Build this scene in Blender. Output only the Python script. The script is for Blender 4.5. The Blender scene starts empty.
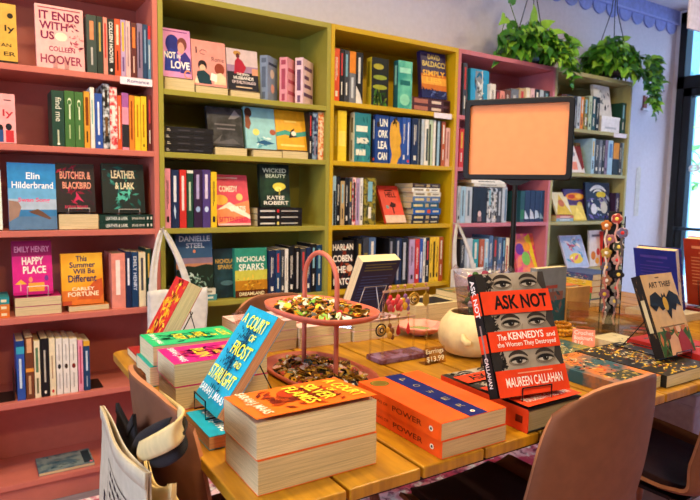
import bpy, bmesh, math, random
from mathutils import Vector, Matrix
V = Vector
rnd = random.Random(7)
sc = bpy.context.scene
COL = sc.collection
# ------------------------------------------------------------------ camera frame
CAM = V((-.64387, -2.45271, 1.21382)); FPX = 590.149
YAW, PITCH, ROLL = math.radians(32.5917), math.radians(-5.5668), math.radians(1.02271)
FWD = V((math.sin(YAW)*math.cos(PITCH), math.cos(YAW)*math.cos(PITCH), math.sin(PITCH)))
_r0 = V((math.cos(YAW), -math.sin(YAW), 0)); _u0 = _r0.cross(FWD)
RGT = math.cos(ROLL)*_r0 + math.sin(ROLL)*_u0
UPV = -math.sin(ROLL)*_r0 + math.cos(ROLL)*_u0
def hit(px, py, ax, val):
    """the point of a world plane (x, y or z = val) seen at a photo position: used to measure where things stand"""
    d = FWD + RGT*((px-350)/FPX) + UPV*((250-py)/FPX)
    return CAM + d*((val-CAM[ax])/d[ax])
def T(px, py, z=.773): return hit(px, py, 2, z)
def Yp(px, py, y): return hit(px, py, 1, y)
# ------------------------------------------------------------------ materials
_M = {}
def lin(c): return c/12.92 if c <= .04045 else ((c+.055)/1.055)**2.4
def rgb(h):
    return tuple(lin(int(h[i:i+2], 16)/255) for i in (0, 2, 4))
def mk(name):
    m = bpy.data.materials.new(name); m.use_nodes = True
    nt = m.node_tree; nt.nodes.clear()
    o = nt.nodes.new('ShaderNodeOutputMaterial'); p = nt.nodes.new('ShaderNodeBsdfPrincipled')
    nt.links.new(p.outputs[0], o.inputs[0])
    return m, nt, p
def noisemix(nt, c1, c2, scale, stretch=(1, 1, 1), detail=3, lo=.35, hi=.65, coord='Object'):
    tc = nt.nodes.new('ShaderNodeTexCoord'); mp = nt.nodes.new('ShaderNodeMapping')
    mp.inputs['Scale'].default_value = stretch
    nz = nt.nodes.new('ShaderNodeTexNoise'); nz.inputs['Scale'].default_value = scale; nz.inputs['Detail'].default_value = detail
    rp = nt.nodes.new('ShaderNodeValToRGB')
    rp.color_ramp.elements[0].position = lo; rp.color_ramp.elements[1].position = hi
    rp.color_ramp.elements[0].color = (*c1, 1); rp.color_ramp.elements[1].color = (*c2, 1)
    nt.links.new(tc.outputs[coord], mp.inputs[0]); nt.links.new(mp.outputs[0], nz.inputs['Vector'])
    nt.links.new(nz.outputs['Fac'], rp.inputs[0])
    return rp.outputs[0], nz
def mat(h, rough=.5, metal=0, kind='paint', spec=.3):
    """painted / printed surface: base colour with a faint mottled variation"""
    key = (h, rough, metal, kind)
    if key in _M: return _M[key]
    if isinstance(h, tuple) and h[0] == 'n':      # ('n', colour, colour, scale): printed two-tone artwork
        m, nt, p = mk('print_art'); out, nz = noisemix(nt, rgb(h[1]), rgb(h[2]), h[3], detail=4, lo=.42, hi=.58)
        nt.links.new(out, p.inputs['Base Color']); p.inputs['Roughness'].default_value = rough
    else:
        m, nt, p = mk(kind+'_'+h); c = rgb(h); k = .965 if kind in ('paper', 'wall', 'case') else .9
        out, nz = noisemix(nt, tuple(x*k for x in c), tuple(min(1, x*(1.02 if kind in ('paper', 'wall', 'case') else 1.06)) for x in c), 35)
        nt.links.new(out, p.inputs['Base Color']); p.inputs['Roughness'].default_value = rough
        p.inputs['Metallic'].default_value = metal
        if kind == 'cloth':
            b = nt.nodes.new('ShaderNodeBump'); b.inputs['Strength'].default_value = .35; b.inputs['Distance'].default_value = .002
            n2 = nt.nodes.new('ShaderNodeTexNoise'); n2.inputs['Scale'].default_value = 420
            nt.links.new(n2.outputs['Fac'], b.inputs['Height']); nt.links.new(b.outputs[0], p.inputs['Normal'])
    p.inputs['Specular IOR Level'].default_value = spec
    _M[key] = m
    return m
def pm(h): return mat(h, .6, 0, 'print', .15)      # printing ink
def page_mat(h='d9bf8c'):
    key = ('page', h)
    if key in _M: return _M[key]
    m, nt, p = mk('paper_edge'); c = rgb(h)
    out, nz = noisemix(nt, tuple(x*.62 for x in c), c, 6, (2, 190, 2), 4, .3, .62)
    nt.links.new(out, p.inputs['Base Color']); p.inputs['Roughness'].default_value = .85
    _M[key] = m
    return m
def glass_mat(key='clear_acrylic', tint=(.93, .95, .96), refl=.12, face=.6, rough=.06):
    if key in _M: return _M[key]
    m = bpy.data.materials.new(key); m.use_nodes = True; nt = m.node_tree; nt.nodes.clear()
    o = nt.nodes.new('ShaderNodeOutputMaterial'); mix = nt.nodes.new('ShaderNodeMixShader')
    tr = nt.nodes.new('ShaderNodeBsdfTransparent'); tr.inputs[0].default_value = (*tint, 1)
    gl = nt.nodes.new('ShaderNodeBsdfGlossy'); gl.inputs['Roughness'].default_value = rough
    fr = nt.nodes.new('ShaderNodeLayerWeight'); fr.inputs[0].default_value = .25
    ad = nt.nodes.new('ShaderNodeMath'); ad.operation = 'MULTIPLY_ADD'; ad.inputs[1].default_value = face; ad.inputs[2].default_value = refl*.3
    nt.links.new(fr.outputs['Facing'], ad.inputs[0]); nt.links.new(ad.outputs[0], mix.inputs[0])
    nt.links.new(tr.outputs[0], mix.inputs[1]); nt.links.new(gl.outputs[0], mix.inputs[2]); nt.links.new(mix.outputs[0], o.inputs[0])
    _M[key] = m
    return m
def wood_mat(key, c1, c2, stretch, rough=.42):
    if key in _M: return _M[key]
    m, nt, p = mk(key)
    out, nz = noisemix(nt, rgb(c1), rgb(c2), 7, stretch, 5, .3, .7)
    nt.links.new(out, p.inputs['Base Color']); p.inputs['Roughness'].default_value = rough
    b = nt.nodes.new('ShaderNodeBump'); b.inputs['Strength'].default_value = .15; b.inputs['Distance'].default_value = .002
    nt.links.new(nz.outputs['Fac'], b.inputs['Height']); nt.links.new(b.outputs[0], p.inputs['Normal'])
    _M[key] = m
    return m
# ------------------------------------------------------------------ text shapes
_TX = {}
def text_shape(s, bold=0.0):
    """letter outlines of a word as flat triangles, fitted to a unit box"""
    k = (s, bold)
    if k in _TX: return _TX[k]
    cu = bpy.data.curves.new('lettering', 'FONT'); cu.body = s; cu.resolution_u = 3; cu.offset = bold
    ob = bpy.data.objects.new('lettering', cu); COL.objects.link(ob)
    me = bpy.data.meshes.new_from_object(ob.evaluated_get(bpy.context.evaluated_depsgraph_get()))
    vs = [(v.co.x, v.co.y) for v in me.vertices]; fs = [tuple(p.vertices) for p in me.polygons]
    bpy.data.objects.remove(ob); bpy.data.curves.remove(cu); bpy.data.meshes.remove(me)
    x0 = min(v[0] for v in vs); x1 = max(v[0] for v in vs); y0 = min(v[1] for v in vs); y1 = max(v[1] for v in vs)
    vs = [((x-x0)/max(1e-6, x1-x0), (y-y0)/max(1e-6, y1-y0)) for x, y in vs]
    _TX[k] = (vs, fs)
    return _TX[k]
# ------------------------------------------------------------------ mesh collector
class MB:
    def __init__(s): s.v = []; s.f = []; s.mi = []; s.mats = []; s.sm = []
    def slot(s, m):
        if m not in s.mats: s.mats.append(m)
        return s.mats.index(m)
    def add(s, vs, fs, m, smooth=False):
        o = len(s.v); k = s.slot(m); s.v += [tuple(v) for v in vs]
        for f in fs: s.f.append(tuple(i+o for i in f)); s.mi.append(k); s.sm.append(smooth)
        return s
    def box(s, x0, y0, z0, x1, y1, z1, m, M=None):
        vs = [V((x, y, z)) for x in (x0, x1) for y in (y0, y1) for z in (z0, z1)]
        if M is not None: vs = [M @ v for v in vs]
        return s.add(vs, [(0, 1, 3, 2), (4, 6, 7, 5), (0, 4, 5, 1), (2, 3, 7, 6), (0, 2, 6, 4), (1, 5, 7, 3)], m)
    def prism(s, pts, a, b, m, plane='xy', smooth=False):
        """polygon extruded from a to b along the axis left out of plane"""
        def q(p, c): return {'xy': (p[0], p[1], c), 'xz': (p[0], c, p[1]), 'yz': (c, p[0], p[1])}[plane]
        n = len(pts); vs = [q(p, a) for p in pts]+[q(p, b) for p in pts]
        fs = [tuple(range(n))[::-1], tuple(range(n, 2*n))]
        s.add(vs, fs, m); 
        o = len(s.v)-2*n; k = s.slot(m)
        for i in range(n):
            j = (i+1) % n; s.f.append((o+i, o+j, o+n+j, o+n+i)); s.mi.append(k); s.sm.append(smooth)
        return s
    def tube(s, path, r, m, n=8, closed=False):
        path = [V(p) for p in path]; N = len(path); rings = []; up = None
        for i, p in enumerate(path):
            a = path[i-1] if (i > 0 or closed) else p; b = path[(i+1) % N] if (i < N-1 or closed) else p
            t = (b-a).normalized()
            if up is None or abs(up.dot(t)) > .95: up = t.orthogonal().normalized()
            x = (up-t*up.dot(t)).normalized(); up = x; y = t.cross(x)
            rr = r[i] if isinstance(r, (list, tuple)) else r
            rings.append([p+(x*math.cos(k*2*math.pi/n)+y*math.sin(k*2*math.pi/n))*rr for k in range(n)])
        vs = [v for R in rings for v in R]; fs = []
        for i in range(N if closed else N-1):
            j = (i+1) % N
            for k in range(n): fs.append((i*n+k, i*n+(k+1) % n, j*n+(k+1) % n, j*n+k))
        s.add(vs, fs, m, True)
        if not closed: s.add(rings[0], [tuple(range(n))[::-1]], m); s.add(rings[-1], [tuple(range(n))], m)
        return s
    def lathe(s, prof, m, n=28, c=(0, 0, 0), sx=1, sy=1, power=2.0):
        """profile of (radius, z) turned about the vertical; power > 2 squares the outline off"""
        vs = []; fs = []
        for r, z in prof:
            for k in range(n):
                a = 2*math.pi*k/n; ca, sa = math.cos(a), math.sin(a)
                x = math.copysign(abs(ca)**(2/power), ca); y = math.copysign(abs(sa)**(2/power), sa)
                vs.append((c[0]+r*x*sx, c[1]+r*y*sy, c[2]+z))
        for i in range(len(prof)-1):
            for k in range(n): fs.append((i*n+k, i*n+(k+1) % n, (i+1)*n+(k+1) % n, (i+1)*n+k))
        s.add(vs, fs, m, True)
        if prof[0][0] > 1e-5: s.add(vs[:n], [tuple(range(n))[::-1]], m)
        if prof[-1][0] > 1e-5: s.add(vs[-n:], [tuple(range(n))], m)
        return s
    def ball(s, c, r, m, nu=10, nv=7, sx=1, sy=1, sz=1):
        prof = [(r*math.sin(math.pi*i/nv), -r*sz*math.cos(math.pi*i/nv)) for i in range(nv+1)]
        prof[0] = (1e-6, prof[0][1]); prof[-1] = (1e-6, prof[-1][1])
        return s.lathe(prof, m, nu, c, sx, sy)
    def sheet(s, fn, nu, nv, th, m, medge=None):
        """a curved sheet fn(u,v) given real thickness"""
        P = [[V(fn(i/nu, j/nv)) for j in range(nv+1)] for i in range(nu+1)]
        Nn = [[None]*(nv+1) for _ in range(nu+1)]
        for i in range(nu+1):
            for j in range(nv+1):
                du = P[min(nu, i+1)][j]-P[max(0, i-1)][j]; dv = P[i][min(nv, j+1)]-P[i][max(0, j-1)]
                c = du.cross(dv); Nn[i][j] = c.normalized() if c.length > 1e-12 else V((0, 0, 1))
        A = [P[i][j]+Nn[i][j]*th/2 for i in range(nu+1) for j in range(nv+1)]
        B = [P[i][j]-Nn[i][j]*th/2 for i in range(nu+1) for j in range(nv+1)]
        w = nv+1; n = len(A); fa = []; 
        for i in range(nu):
            for j in range(nv):
                a, b, c, d = i*w+j, (i+1)*w+j, (i+1)*w+j+1, i*w+j+1
                fa.append((a, b, c, d)); fa.append((n+a, n+d, n+c, n+b))
        ed = []
        for i in range(nu):
            ed += [(i*w, n+i*w, n+(i+1)*w, (i+1)*w), (i*w+nv, (i+1)*w+nv, n+(i+1)*w+nv, n+i*w+nv)]
        for j in range(nv):
            ed += [(j, j+1, n+j+1, n+j), (nu*w+j, n+nu*w+j, n+nu*w+j+1, nu*w+j+1)]
        o = len(s.v); s.add(A+B, fa, m, True); k = s.slot(medge or m)
        for f in ed: s.f.append(tuple(i+o for i in f)); s.mi.append(k); s.sm.append(False)
        return s
    def ops(s, ops, fmap, step=.00008):
        """printed artwork: flat shapes laid on a face; fmap(u, v, height) gives the point"""
        f0 = fmap; fmap = lambda u, v, h: f0(min(1, max(0, u)), min(1, max(0, v)), h)     # print ends at the edge
        for i, o in enumerate(ops):
            h = .0003+step*i; k = o[0]
            if k == 't':
                vs, fs = text_shape(o[1], o[7] if len(o) > 7 else .012); u0, v0, u1, v1 = o[2:6]
                s.add([fmap(u0+(u1-u0)*x, v0+(v1-v0)*y, h) for x, y in vs], fs, pm(o[6]))
            elif k == 'tq':    # text on a slanted base: u0,v0 -> u1,v1 is the baseline, o[6] its height in v
                vs, fs = text_shape(o[1], .012); u0, v0, u1, v1, hh = o[2:7]
                s.add([fmap(u0+(u1-u0)*x, v0+(v1-v0)*x+hh*y, h) for x, y in vs], fs, pm(o[7]))
            elif k == 'r':
                u0, v0, u1, v1 = o[1:5]
                s.add([fmap(u0, v0, h), fmap(u1, v0, h), fmap(u1, v1, h), fmap(u0, v1, h)], [(0, 1, 2, 3)], pm(o[5]))
            elif k == 'e':
                cu, cv, ru, rv = o[1:5]
                s.add([fmap(cu+ru*math.cos(a*math.pi/12), cv+rv*math.sin(a*math.pi/12), h) for a in range(24)], [tuple(range(24))], pm(o[5]))
            elif k == 'p':
                s.add([fmap(u, v, h) for u, v in o[1]], [tuple(range(len(o[1])))], pm(o[2]))
            elif k == 'arc':   # thick bow: centre, radii, from/to degrees, thickness
                cu, cv, ru, rv, a0, a1, th = o[1:8]; n = 10; vs = []
                for q in range(n+1):
                    a = math.radians(a0+(a1-a0)*q/n); w = th*(.35+.65*math.sin(math.pi*(q+.6)/(n+1.2)))
                    vs.append(fmap(cu+(ru-w)*math.cos(a), cv+(rv-w)*math.sin(a), h)); vs.append(fmap(cu+(ru+w)*math.cos(a), cv+(rv+w)*math.sin(a), h))
                s.add(vs, [(2*q, 2*q+1, 2*q+3, 2*q+2) for q in range(n)], pm(o[8]))
            elif k == 'blob':  # scatter of small leaf-like marks
                R = random.Random(o[1]); n, u0, v0, u1, v1, sz, cs = o[2:9]
                for _ in range(n):
                    g = (R.random()+R.random())/2; cu = u0+(u1-u0)*g; cv = v0+(v1-v0)*R.random(); a = R.random()*6.28
                    l = sz*(.5+R.random()); w = l*.35; ca, sa = math.cos(a), math.sin(a)
                    c = cs if isinstance(cs, str) else R.choice(cs)
                    s.add([fmap(cu+ca*l, cv+sa*l*.7, h), fmap(cu-sa*w, cv+ca*w*.7, h), fmap(cu-ca*l, cv-sa*l*.7, h), fmap(cu+sa*w, cv-ca*w*.7, h)], [(0, 1, 2, 3)], pm(c))
        return s
    def build(s, name, parent=None, M=None, bevel=0):
        me = bpy.data.meshes.new(name); me.from_pydata(s.v, [], s.f)
        for m in s.mats: me.materials.append(m)
        me.polygons.foreach_set('material_index', s.mi); me.polygons.foreach_set('use_smooth', s.sm); me.update()
        o = bpy.data.objects.new(name, me); COL.objects.link(o)
        if M is not None: o.matrix_world = M
        if parent is not None: o.parent = parent
        if bevel:
            b = o.modifiers.new('soft_edges', 'BEVEL'); b.width = bevel; b.segments = 2; b.limit_method = 'ANGLE'
        return o
LABELS = set()
def tag(o, label, cat, group=None):
    o['label'] = label; o['category'] = cat
    if group: o['group'] = group
    n = len(label.split())
    if not 4 <= n <= 16: print('LABEL LENGTH', n, label)
    if label in LABELS: print('LABEL TWICE', label)
    LABELS.add(label)
    return o
def thing(name, label, cat, M=None, group=None):
    o = bpy.data.objects.new(name, None); o.empty_display_size = .05; COL.objects.link(o)
    if M is not None: o.matrix_world = M if isinstance(M, Matrix) else Matrix.Translation(V(M))
    return tag(o, label, cat, group)
def struct(name, mb):
    o = mb.build(name); o['kind'] = 'structure'
    return o
def axes(o, x, y, z):
    M = Matrix.Identity(4)
    for i, a in enumerate((x, y, z)):
        for j in range(3): M[j][i] = a[j]
    for j in range(3): M[j][3] = o[j]
    return M
# ------------------------------------------------------------------ books
CREAM = 'dcc595'
def book(label, w, t, h, M, cover, front=(), spine=(), back=(), hard=False, pages=CREAM, group=None, spine_col=None, back_col=None, warp=0):
    """spine on x=0, front cover on y=0 looking to -y, standing on z=0"""
    root = thing('book', label, 'book', M, group)
    c = .0022 if hard else .0009; ov = .003 if hard else .0004
    cm = mat(cover, .42); mb = MB()
    if warp:     # the cover of a well-thumbed book lifts off the pages towards its free edge
        mb.prism([(0, 0), (w*.35, -warp*.25), (w*.7, -warp*.7), (w, -warp), (w, c-warp), (w*.7, c-warp*.7), (w*.35, c-warp*.25), (0, c)], 0, h, cm)
    else: mb.box(0, 0, 0, w, c, h, cm)
    mb.box(0, t-c, 0, w, t, h, mat(back_col or cover, .42))
    mb.box(0, c, 0, c, t-c, h, mat(spine_col or cover, .42))
    if spine_col: mb.box(-.0002, 0, 0, 0, t, h, mat(spine_col, .42))
    def lift(u): return warp*(.25*u/.35 if u < .35 else .25+.45*(u-.35)/.35 if u < .7 else .7+.3*(u-.7)/.3)
    mb.ops(front, lambda u, v, e: (u*w, -e*(4 if warp else 1)-lift(u), v*h))
    mb.ops(spine, lambda u, v, e: (-.0002-e, t*(1-v), h*(1-u)))
    mb.ops(back, lambda u, v, e: (w*(1-u), t+e, v*h))
    mb.build('cover', root)
    pb = MB(); pb.box(c, c+.0002, ov, w-ov, t-c-.0002, h-ov, page_mat(pages)); pb.build('page_block', root)
    return root
def upright(p, ex=(1, 0), lean=0):
    """frame of a standing book whose cover runs along ex and leans back by lean degrees; p = bottom front corner"""
    x = V((ex[0], ex[1], 0)).normalized(); n = V((-x.y, x.x, 0)); a = math.radians(lean)
    y = n*math.cos(a)-V((0, 0, 1))*math.sin(a); z = n*math.sin(a)+V((0, 0, 1))*math.cos(a)
    return axes(V(p), x, y, z)
def lying(p, d):
    """frame of a book lying face up; d = horizontal direction of the book's head; p = its spine / tail corner at the TOP face"""
    z = V((d[0], d[1], 0)).normalized(); y = V((0, 0, -1)); x = y.cross(z)
    return axes(V(p), x, y, z)
ORD = 'zero first second third fourth fifth sixth seventh eighth ninth tenth eleventh twelfth thirteenth fourteenth fifteenth sixteenth seventeenth'.split()
SH = [None, 1.647, 1.365, 1.052, .731, .413, .0996]     # upper faces of the shelves
def shz(case, n): return 1.617 if (case == 1 and n == 1) else SH[n]
PAL = {'dark slate': '36443f', 'black green': '22302a', 'salmon': 'e08a78', 'black': '17161a', 'orange red': 'd8502a', 'lilac': 'b79ac0',
 'pale pink': 'e0b0ae', 'maroon': '5c2222', 'mauve': '87708a', 'dark blue': '1d3f66', 'steel blue': '5a86a8', 'dark green': '1d4033', 'green': '3f6b34',
 'amber': 'd9952e', 'white': 'e4ddd2', 'blue': '2c50a0', 'red patterned': ('n', 'c8343a', 'f0d8d0', 60), 'pink': 'e08fa4', 'orange': 'e0822a',
 'yellow': 'e8bf28', 'dark purple': '35203f', 'navy': '1d2a4d', 'cream': 'e6d6b0', 'brown': '6b3a22', 'red': 'c8302a', 'purple': '4e3a78', 'grey': '6f7078',
 'dark grey': '3a3b42', 'tan': 'b99a68', 'pale grey': 'b4bcc4', 'pale blue': '9fc0d4', 'teal': '2f9aa6', 'dark teal': '1f4a50', 'slate blue': '4a648a',
 'rust': 'b0552a', 'pale green': 'b9c9a8', 'floral orange': ('n', 'd86a28', 'f0d0a0', 70), 'patterned black': ('n', '15161a', 'c9ccd0', 45),
 'patterned navy': ('n', '182440', '8aa0b8', 45), 'olive gold': ('n', '3a3a14', '9a8a28', 50)}
def spine_row(case_name, shelf_name, z, specs, group, depth=.135, y0=.022, row='spine row'):
    """specs: (x left, x right, y top, colour, spine artwork): one book each, spines outward"""
    for i, sp in enumerate(specs):
        x0, x1, pt, cn = sp[:4]; ops = sp[4] if len(sp) > 4 else None
        a = Yp(x0, pt, y0); b = Yp(x1, pt, y0); m = Yp((x0+x1)/2, pt, y0)
        ci = math.floor((a.x+b.x)/2/.8)*.8; a.x = max(a.x, ci+.0215); b.x = min(b.x, ci+.8-.0215)
        t = b.x-a.x-.0012; h = m.z-z; w = depth+.02*rnd.random()
        hx = PAL[cn]; light = isinstance(hx, str) and sum(int(hx[k:k+2], 16) for k in (0, 2, 4)) > 380
        if ops is None:
            tc = 'e8e0d0' if not light else '2a2228'; r = rnd.random()
            ops = [('r', .1+.1*r, .34, .48+.2*r, .44, tc), ('r', .1+.1*r, .56, .4+.2*r, .64, tc), ('r', .8, .3, .9, .7, tc)] if r > .4 else \
                  [('r', .08, .3, .5, .68, rnd.choice(['d8b04a', 'e0d8c8', 'c04040', '7fb0c0'])), ('r', .62, .36, .86, .6, tc)]
        M = axes(V((a.x+.0006+t, y0, z+.0004)), V((0, 1, 0)), V((-1, 0, 0)), V((0, 0, 1)))
        lab = f"{cn} book, {ORD[i+1]} from left in {row}, {case_name} {shelf_name} shelf"
        # spine faces -y: the book's x runs into the case, its front cover looks to +x
        book(lab, w, t, h, M, hx, (), ops, group=group, hard=(t > .03))
def facing(label, x0, x1, pt, pb, y, cover, ops=(), spine=(), t=.025, lean=8, zb=None, group=None, ex=(1, 0), **k):
    """a face-out book: cover edges x0..x1, top pt, foot pb, cover foot on the plane y"""
    a = Yp(x0, pb, y); b = Yp(x1, pb, y); z = a.z if zb is None else zb
    for n in range(1, 7):
        if zb is None and abs(z-shz(math.floor((a.x+b.x)/2/.8)+1, n)) < .03: z = shz(math.floor((a.x+b.x)/2/.8)+1, n)
    top = Yp((x0+x1)/2, pt, y+.18*math.sin(math.radians(lean))).z
    ci = math.floor((a.x+b.x)/2/.8)*.8; a.x = max(a.x, ci+.022); b.x = min(b.x, ci+.8-.022)
    h = (top-z)/math.cos(math.radians(lean)); w = b.x-a.x
    up = [CH-.002]+[shz(round(ci/.8)+1, n) for n in range(1, 7)]; up = min(q for q in up if q > z+.05)-.028
    h = min(h, (up-z-t*math.sin(math.radians(lean)))/math.cos(math.radians(lean)))
    return book(label, w, t, h, upright((a.x, y, z+.0006+t*math.sin(math.radians(lean))), ex, lean), cover, ops, spine, group=group, **k)
def flat(label, x0, x1, ztop, t, y, cover, depth=.14, spine=(), front=(), show='spine', group=None, **k):
    """a lying book seen from the room: show its spine or its page edges"""
    if show == 'spine':
        M = lying((x1, y, ztop), (-1, 0)); return book(label, depth, t, x1-x0, M, cover, front, spine, group=group, **k)
    M = lying((x0, y+depth, ztop), (1, 0)); return book(label, depth, t, x1-x0, M, cover, front, spine, group=group, **k)
def easel(label, p, ex=(1, 0), w=.06, lean=20, depth=.1, h=.11, m=None, lip=.022, t=.03, gap=.003):
    """wire book stand: feet, two hooks in front of the cover and a sloping back rest"""
    m = m or mat('2a2a2c', .3, .8, 'wire'); x = V((ex[0], ex[1], 0)).normalized(); n = V((-x.y, x.x, 0))
    M = axes(V(p), x, n, V((0, 0, 1))); r = .0015; a = math.radians(lean)
    root = thing('book_easel', label, 'book stand', M)
    for s in (-1, 1):
        mb = MB(); q = s*w/2
        mb.tube([(q, -gap-.004, lip), (q, -gap-.004, .0016), (q, depth, .0016)], r, m, 6); mb.build('side_wire', root)
    mb = MB(); mb.tube([(-w/2, -gap-.004, lip), (w/2, -gap-.004, lip)], r, m, 6); mb.build('front_lip', root)
    mb = MB(); o = t/math.cos(a)+.004
    mb.tube([(-w/2, o+.002, .002), (-w/2, o+h*math.tan(a)+.002, h), (w/2, o+h*math.tan(a)+.002, h), (w/2, o+.002, .002)], r, m, 6); mb.build('back_rest', root)
    mb = MB(); mb.tube([(0, o+h*math.tan(a)+.004, h*.98), (0, max(depth, o+h*math.tan(a)+.03), .0016)], r, m, 6)
    mb.tube([(-w/2, depth, .0016), (w/2, depth, .0016)], r, m, 6); mb.build('rear_leg', root)
    return root
# ================================================================== THE ROOM
RX, BY, CZ = 4.2, .288, 2.705     # right wall, back wall, ceiling
LX, FY = -2.5, -4.6
wallm = mat('dad5e0', .85, 0, 'wall'); ceilm = mat('e4e2ea', .9, 0, 'wall'); black = mat('15181c', .45, 0, 'frame')
floorm = wood_mat('floor_boards', '6d6570', '8a8088', (1, 9, 1), .5)
struct('floor', MB().box(LX-.1, FY-.1, -.06, RX+.1, BY+.1, 0, floorm))
struct('ceiling', MB().box(LX-.1, FY-.1, CZ, RX+.1, BY+.1, CZ+.08, ceilm))
struct('wall_back', MB().box(LX-.1, BY, 0, RX+.1, BY+.1, CZ, wallm))
darkm = mat('5a4648', .9, 0, 'wall')  # unseen walls coloured dark to bounce less light
struct('wall_front', MB().box(LX-.1, FY-.1, 0, RX+.1, FY, CZ, darkm))
wl = MB()
for y0, y1, z0, z1 in ((FY, -2.7, 0, CZ), (-.9, BY, 0, CZ), (-2.7, -.9, 0, .75), (-2.7, -.9, 2.25, CZ)): wl.box(LX-.1, y0, z0, LX, y1, z1, darkm)  # gap left here for the assumed window
struct('wall_left', wl)
wr = MB()
wr.box(RX, BY-.05, 0, RX+.1, BY, CZ, wallm); wr.box(RX, FY, 0, RX+.1, -3.6, CZ, wallm); wr.box(RX, -3.6, 2.68, RX+.1, BY-.05, CZ, wallm)
struct('wall_right', wr)
# shop front on the right: black metal frame, transom light over tall panes
GL = glass_mat('window_glass', (.93, .97, .99), .2)
def storefront(name, y0, y1, door):
    f = MB(); d0, d1 = RX-.03, RX+.06
    for ya in (y0, y1-.055): f.box(d0, ya, 0, d1, ya+.055, 2.68, black)
    for za, zb in ((2.60, 2.68), (2.085, 2.18), (0, .12)): f.box(d0, y0, za, d1, y1, zb, black)
    o = f.build(name); o['kind'] = 'structure'
    s = MB()
    if door:
        for ya in (y0+.055, y1-.055-.06): s.box(d0+.01, ya, .12, d1-.01, ya+.06, 2.085, black)
        s.box(d0+.01, y0, 2.02, d1-.01, y1, 2.09, black); s.box(d0+.01, y0+.05, .12, d1-.01, y1-.05, .3, black)
        s.build('door_frame', o)
        b = MB(); b.box(RX-.075, y0+.1, .96, RX-.05, y1-.07, .985, mat('3d454c', .3, .7, 'steel'))
        for ya in (y0+.12, y1-.12): b.box(RX-.075, ya, .962, RX-.015, ya+.02, .983, mat('3d454c', .3, .7, 'steel'))
        b.build('push_bar', o)
    g = MB(); g.box(RX+.012, y0+.05, 2.17, RX+.018, y1-.05, 2.61, GL); g.box(RX+.012, y0+.05, .1, RX+.018, y1-.05, 2.1, GL)
    g.build('glass_pane', o)
    return o
d1 = storefront('door_1', -.92, .238, True)
storefront('window_1', -2.25, -.925, False); storefront('window_2', -3.6, -2.255, False)
# white script lettering on the door glass, read from the street (seen mirrored indoors)
lt = MB(); vs, fs = text_shape('uge', .02); lt.add([(RX+.0115, -.16+.28*x, 1.40+.085*y) for x, y in vs], fs, mat('f2f6fa', .6)); lt.build('glass_lettering', d1)
# assumed window in the wall behind the camera's left shoulder, added for cool light
wf = MB()
for y0, y1, z0, z1 in ((-2.7, -.9, .75, .81), (-2.7, -.9, 2.19, 2.25), (-2.7, -2.64, .75, 2.25), (-.96, -.9, .75, 2.25), (-1.83, -1.77, .75, 2.25)): wf.box(LX-.08, y0, z0, LX+.01, y1, z1, black)
w3 = wf.build('window_3'); w3['kind'] = 'structure'
MB().box(LX-.04, -2.68, .77, LX-.034, -.92, 2.23, GL).build('glass_pane', w3)
# scalloped lilac-blue border under the ceiling
lil = mat('97a3e2', .7); tr = MB(); tr.box(LX, BY-.022, 2.60, RX, BY-.001, CZ-.001, lil)
tr.box(LX, BY-.03, 2.596, RX, BY-.001, 2.61, mat('aab4ee', .7))
p = .155; k = 0; x = RX-.02
while x-p > LX:
    tr.prism([(x-p+.006, 2.6)]+[(x-p/2-(p/2-.006)*math.cos(a*math.pi/12), 2.585-.068*math.sin(a*math.pi/12)) for a in range(13)]+[(x-.006, 2.6)], BY-.016, BY-.003, lil, 'xz'); x -= p
struct('trim_1', tr)
struct('baseboard_back', MB().box(LX, BY-.012, 0, RX, BY-.001, .09, mat('bdb6c4', .6)))
# outside the door: pavement, pale building with piers, a street tree
MB().box(RX+.1, -9, -.12, 14, 9, -.02, mat('8f9498', .9)).build('pavement')['kind'] = 'structure'
st = thing('street_building', 'pale blue-white building front across the street outside the glass door', 'building', (9, 0, 0))
b = MB(); b.box(0, -9, -.02, .4, 9, 7, mat('4f8094', .8)); b.build('facade', st)
for i in range(9):
    y = -8+i*2; MB().box(-.18, y, -.02, -.001, y+.5, 7, mat('a3c2d0', .8)).build('pier', st)
    MB().box(-.03, y+.7, .9, -.002, y+1.7, 3.2, mat('2c6f88', .15)).build('window', st)
tr_ = thing('street_tree', 'small green street tree seen through the door glass', 'tree', (6.6, .75, -.02))
MB().tube([(0, 0, 0), (.02, 0, .7), (0, .03, 1.35)], [.05, .04, .025], mat('4a3a2c', .9), 8).build('trunk', tr_)
lf = MB(); R = random.Random(3)
for _ in range(420):
    c = V((R.gauss(0, .3), R.gauss(0, .3), 1.55+R.gauss(0, .26))); a = V((R.gauss(0, 1), R.gauss(0, 1), R.gauss(0, 1))).normalized(); b_ = a.orthogonal().normalized()
    lf.add([c-a*.07, c+b_*.035, c+a*.07, c-b_*.035], [(0, 1, 2, 3)], mat(R.choice(['4f8f3a', '6aa84a', '3a7430']), .6))
lf.build('crown', tr_)
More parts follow.
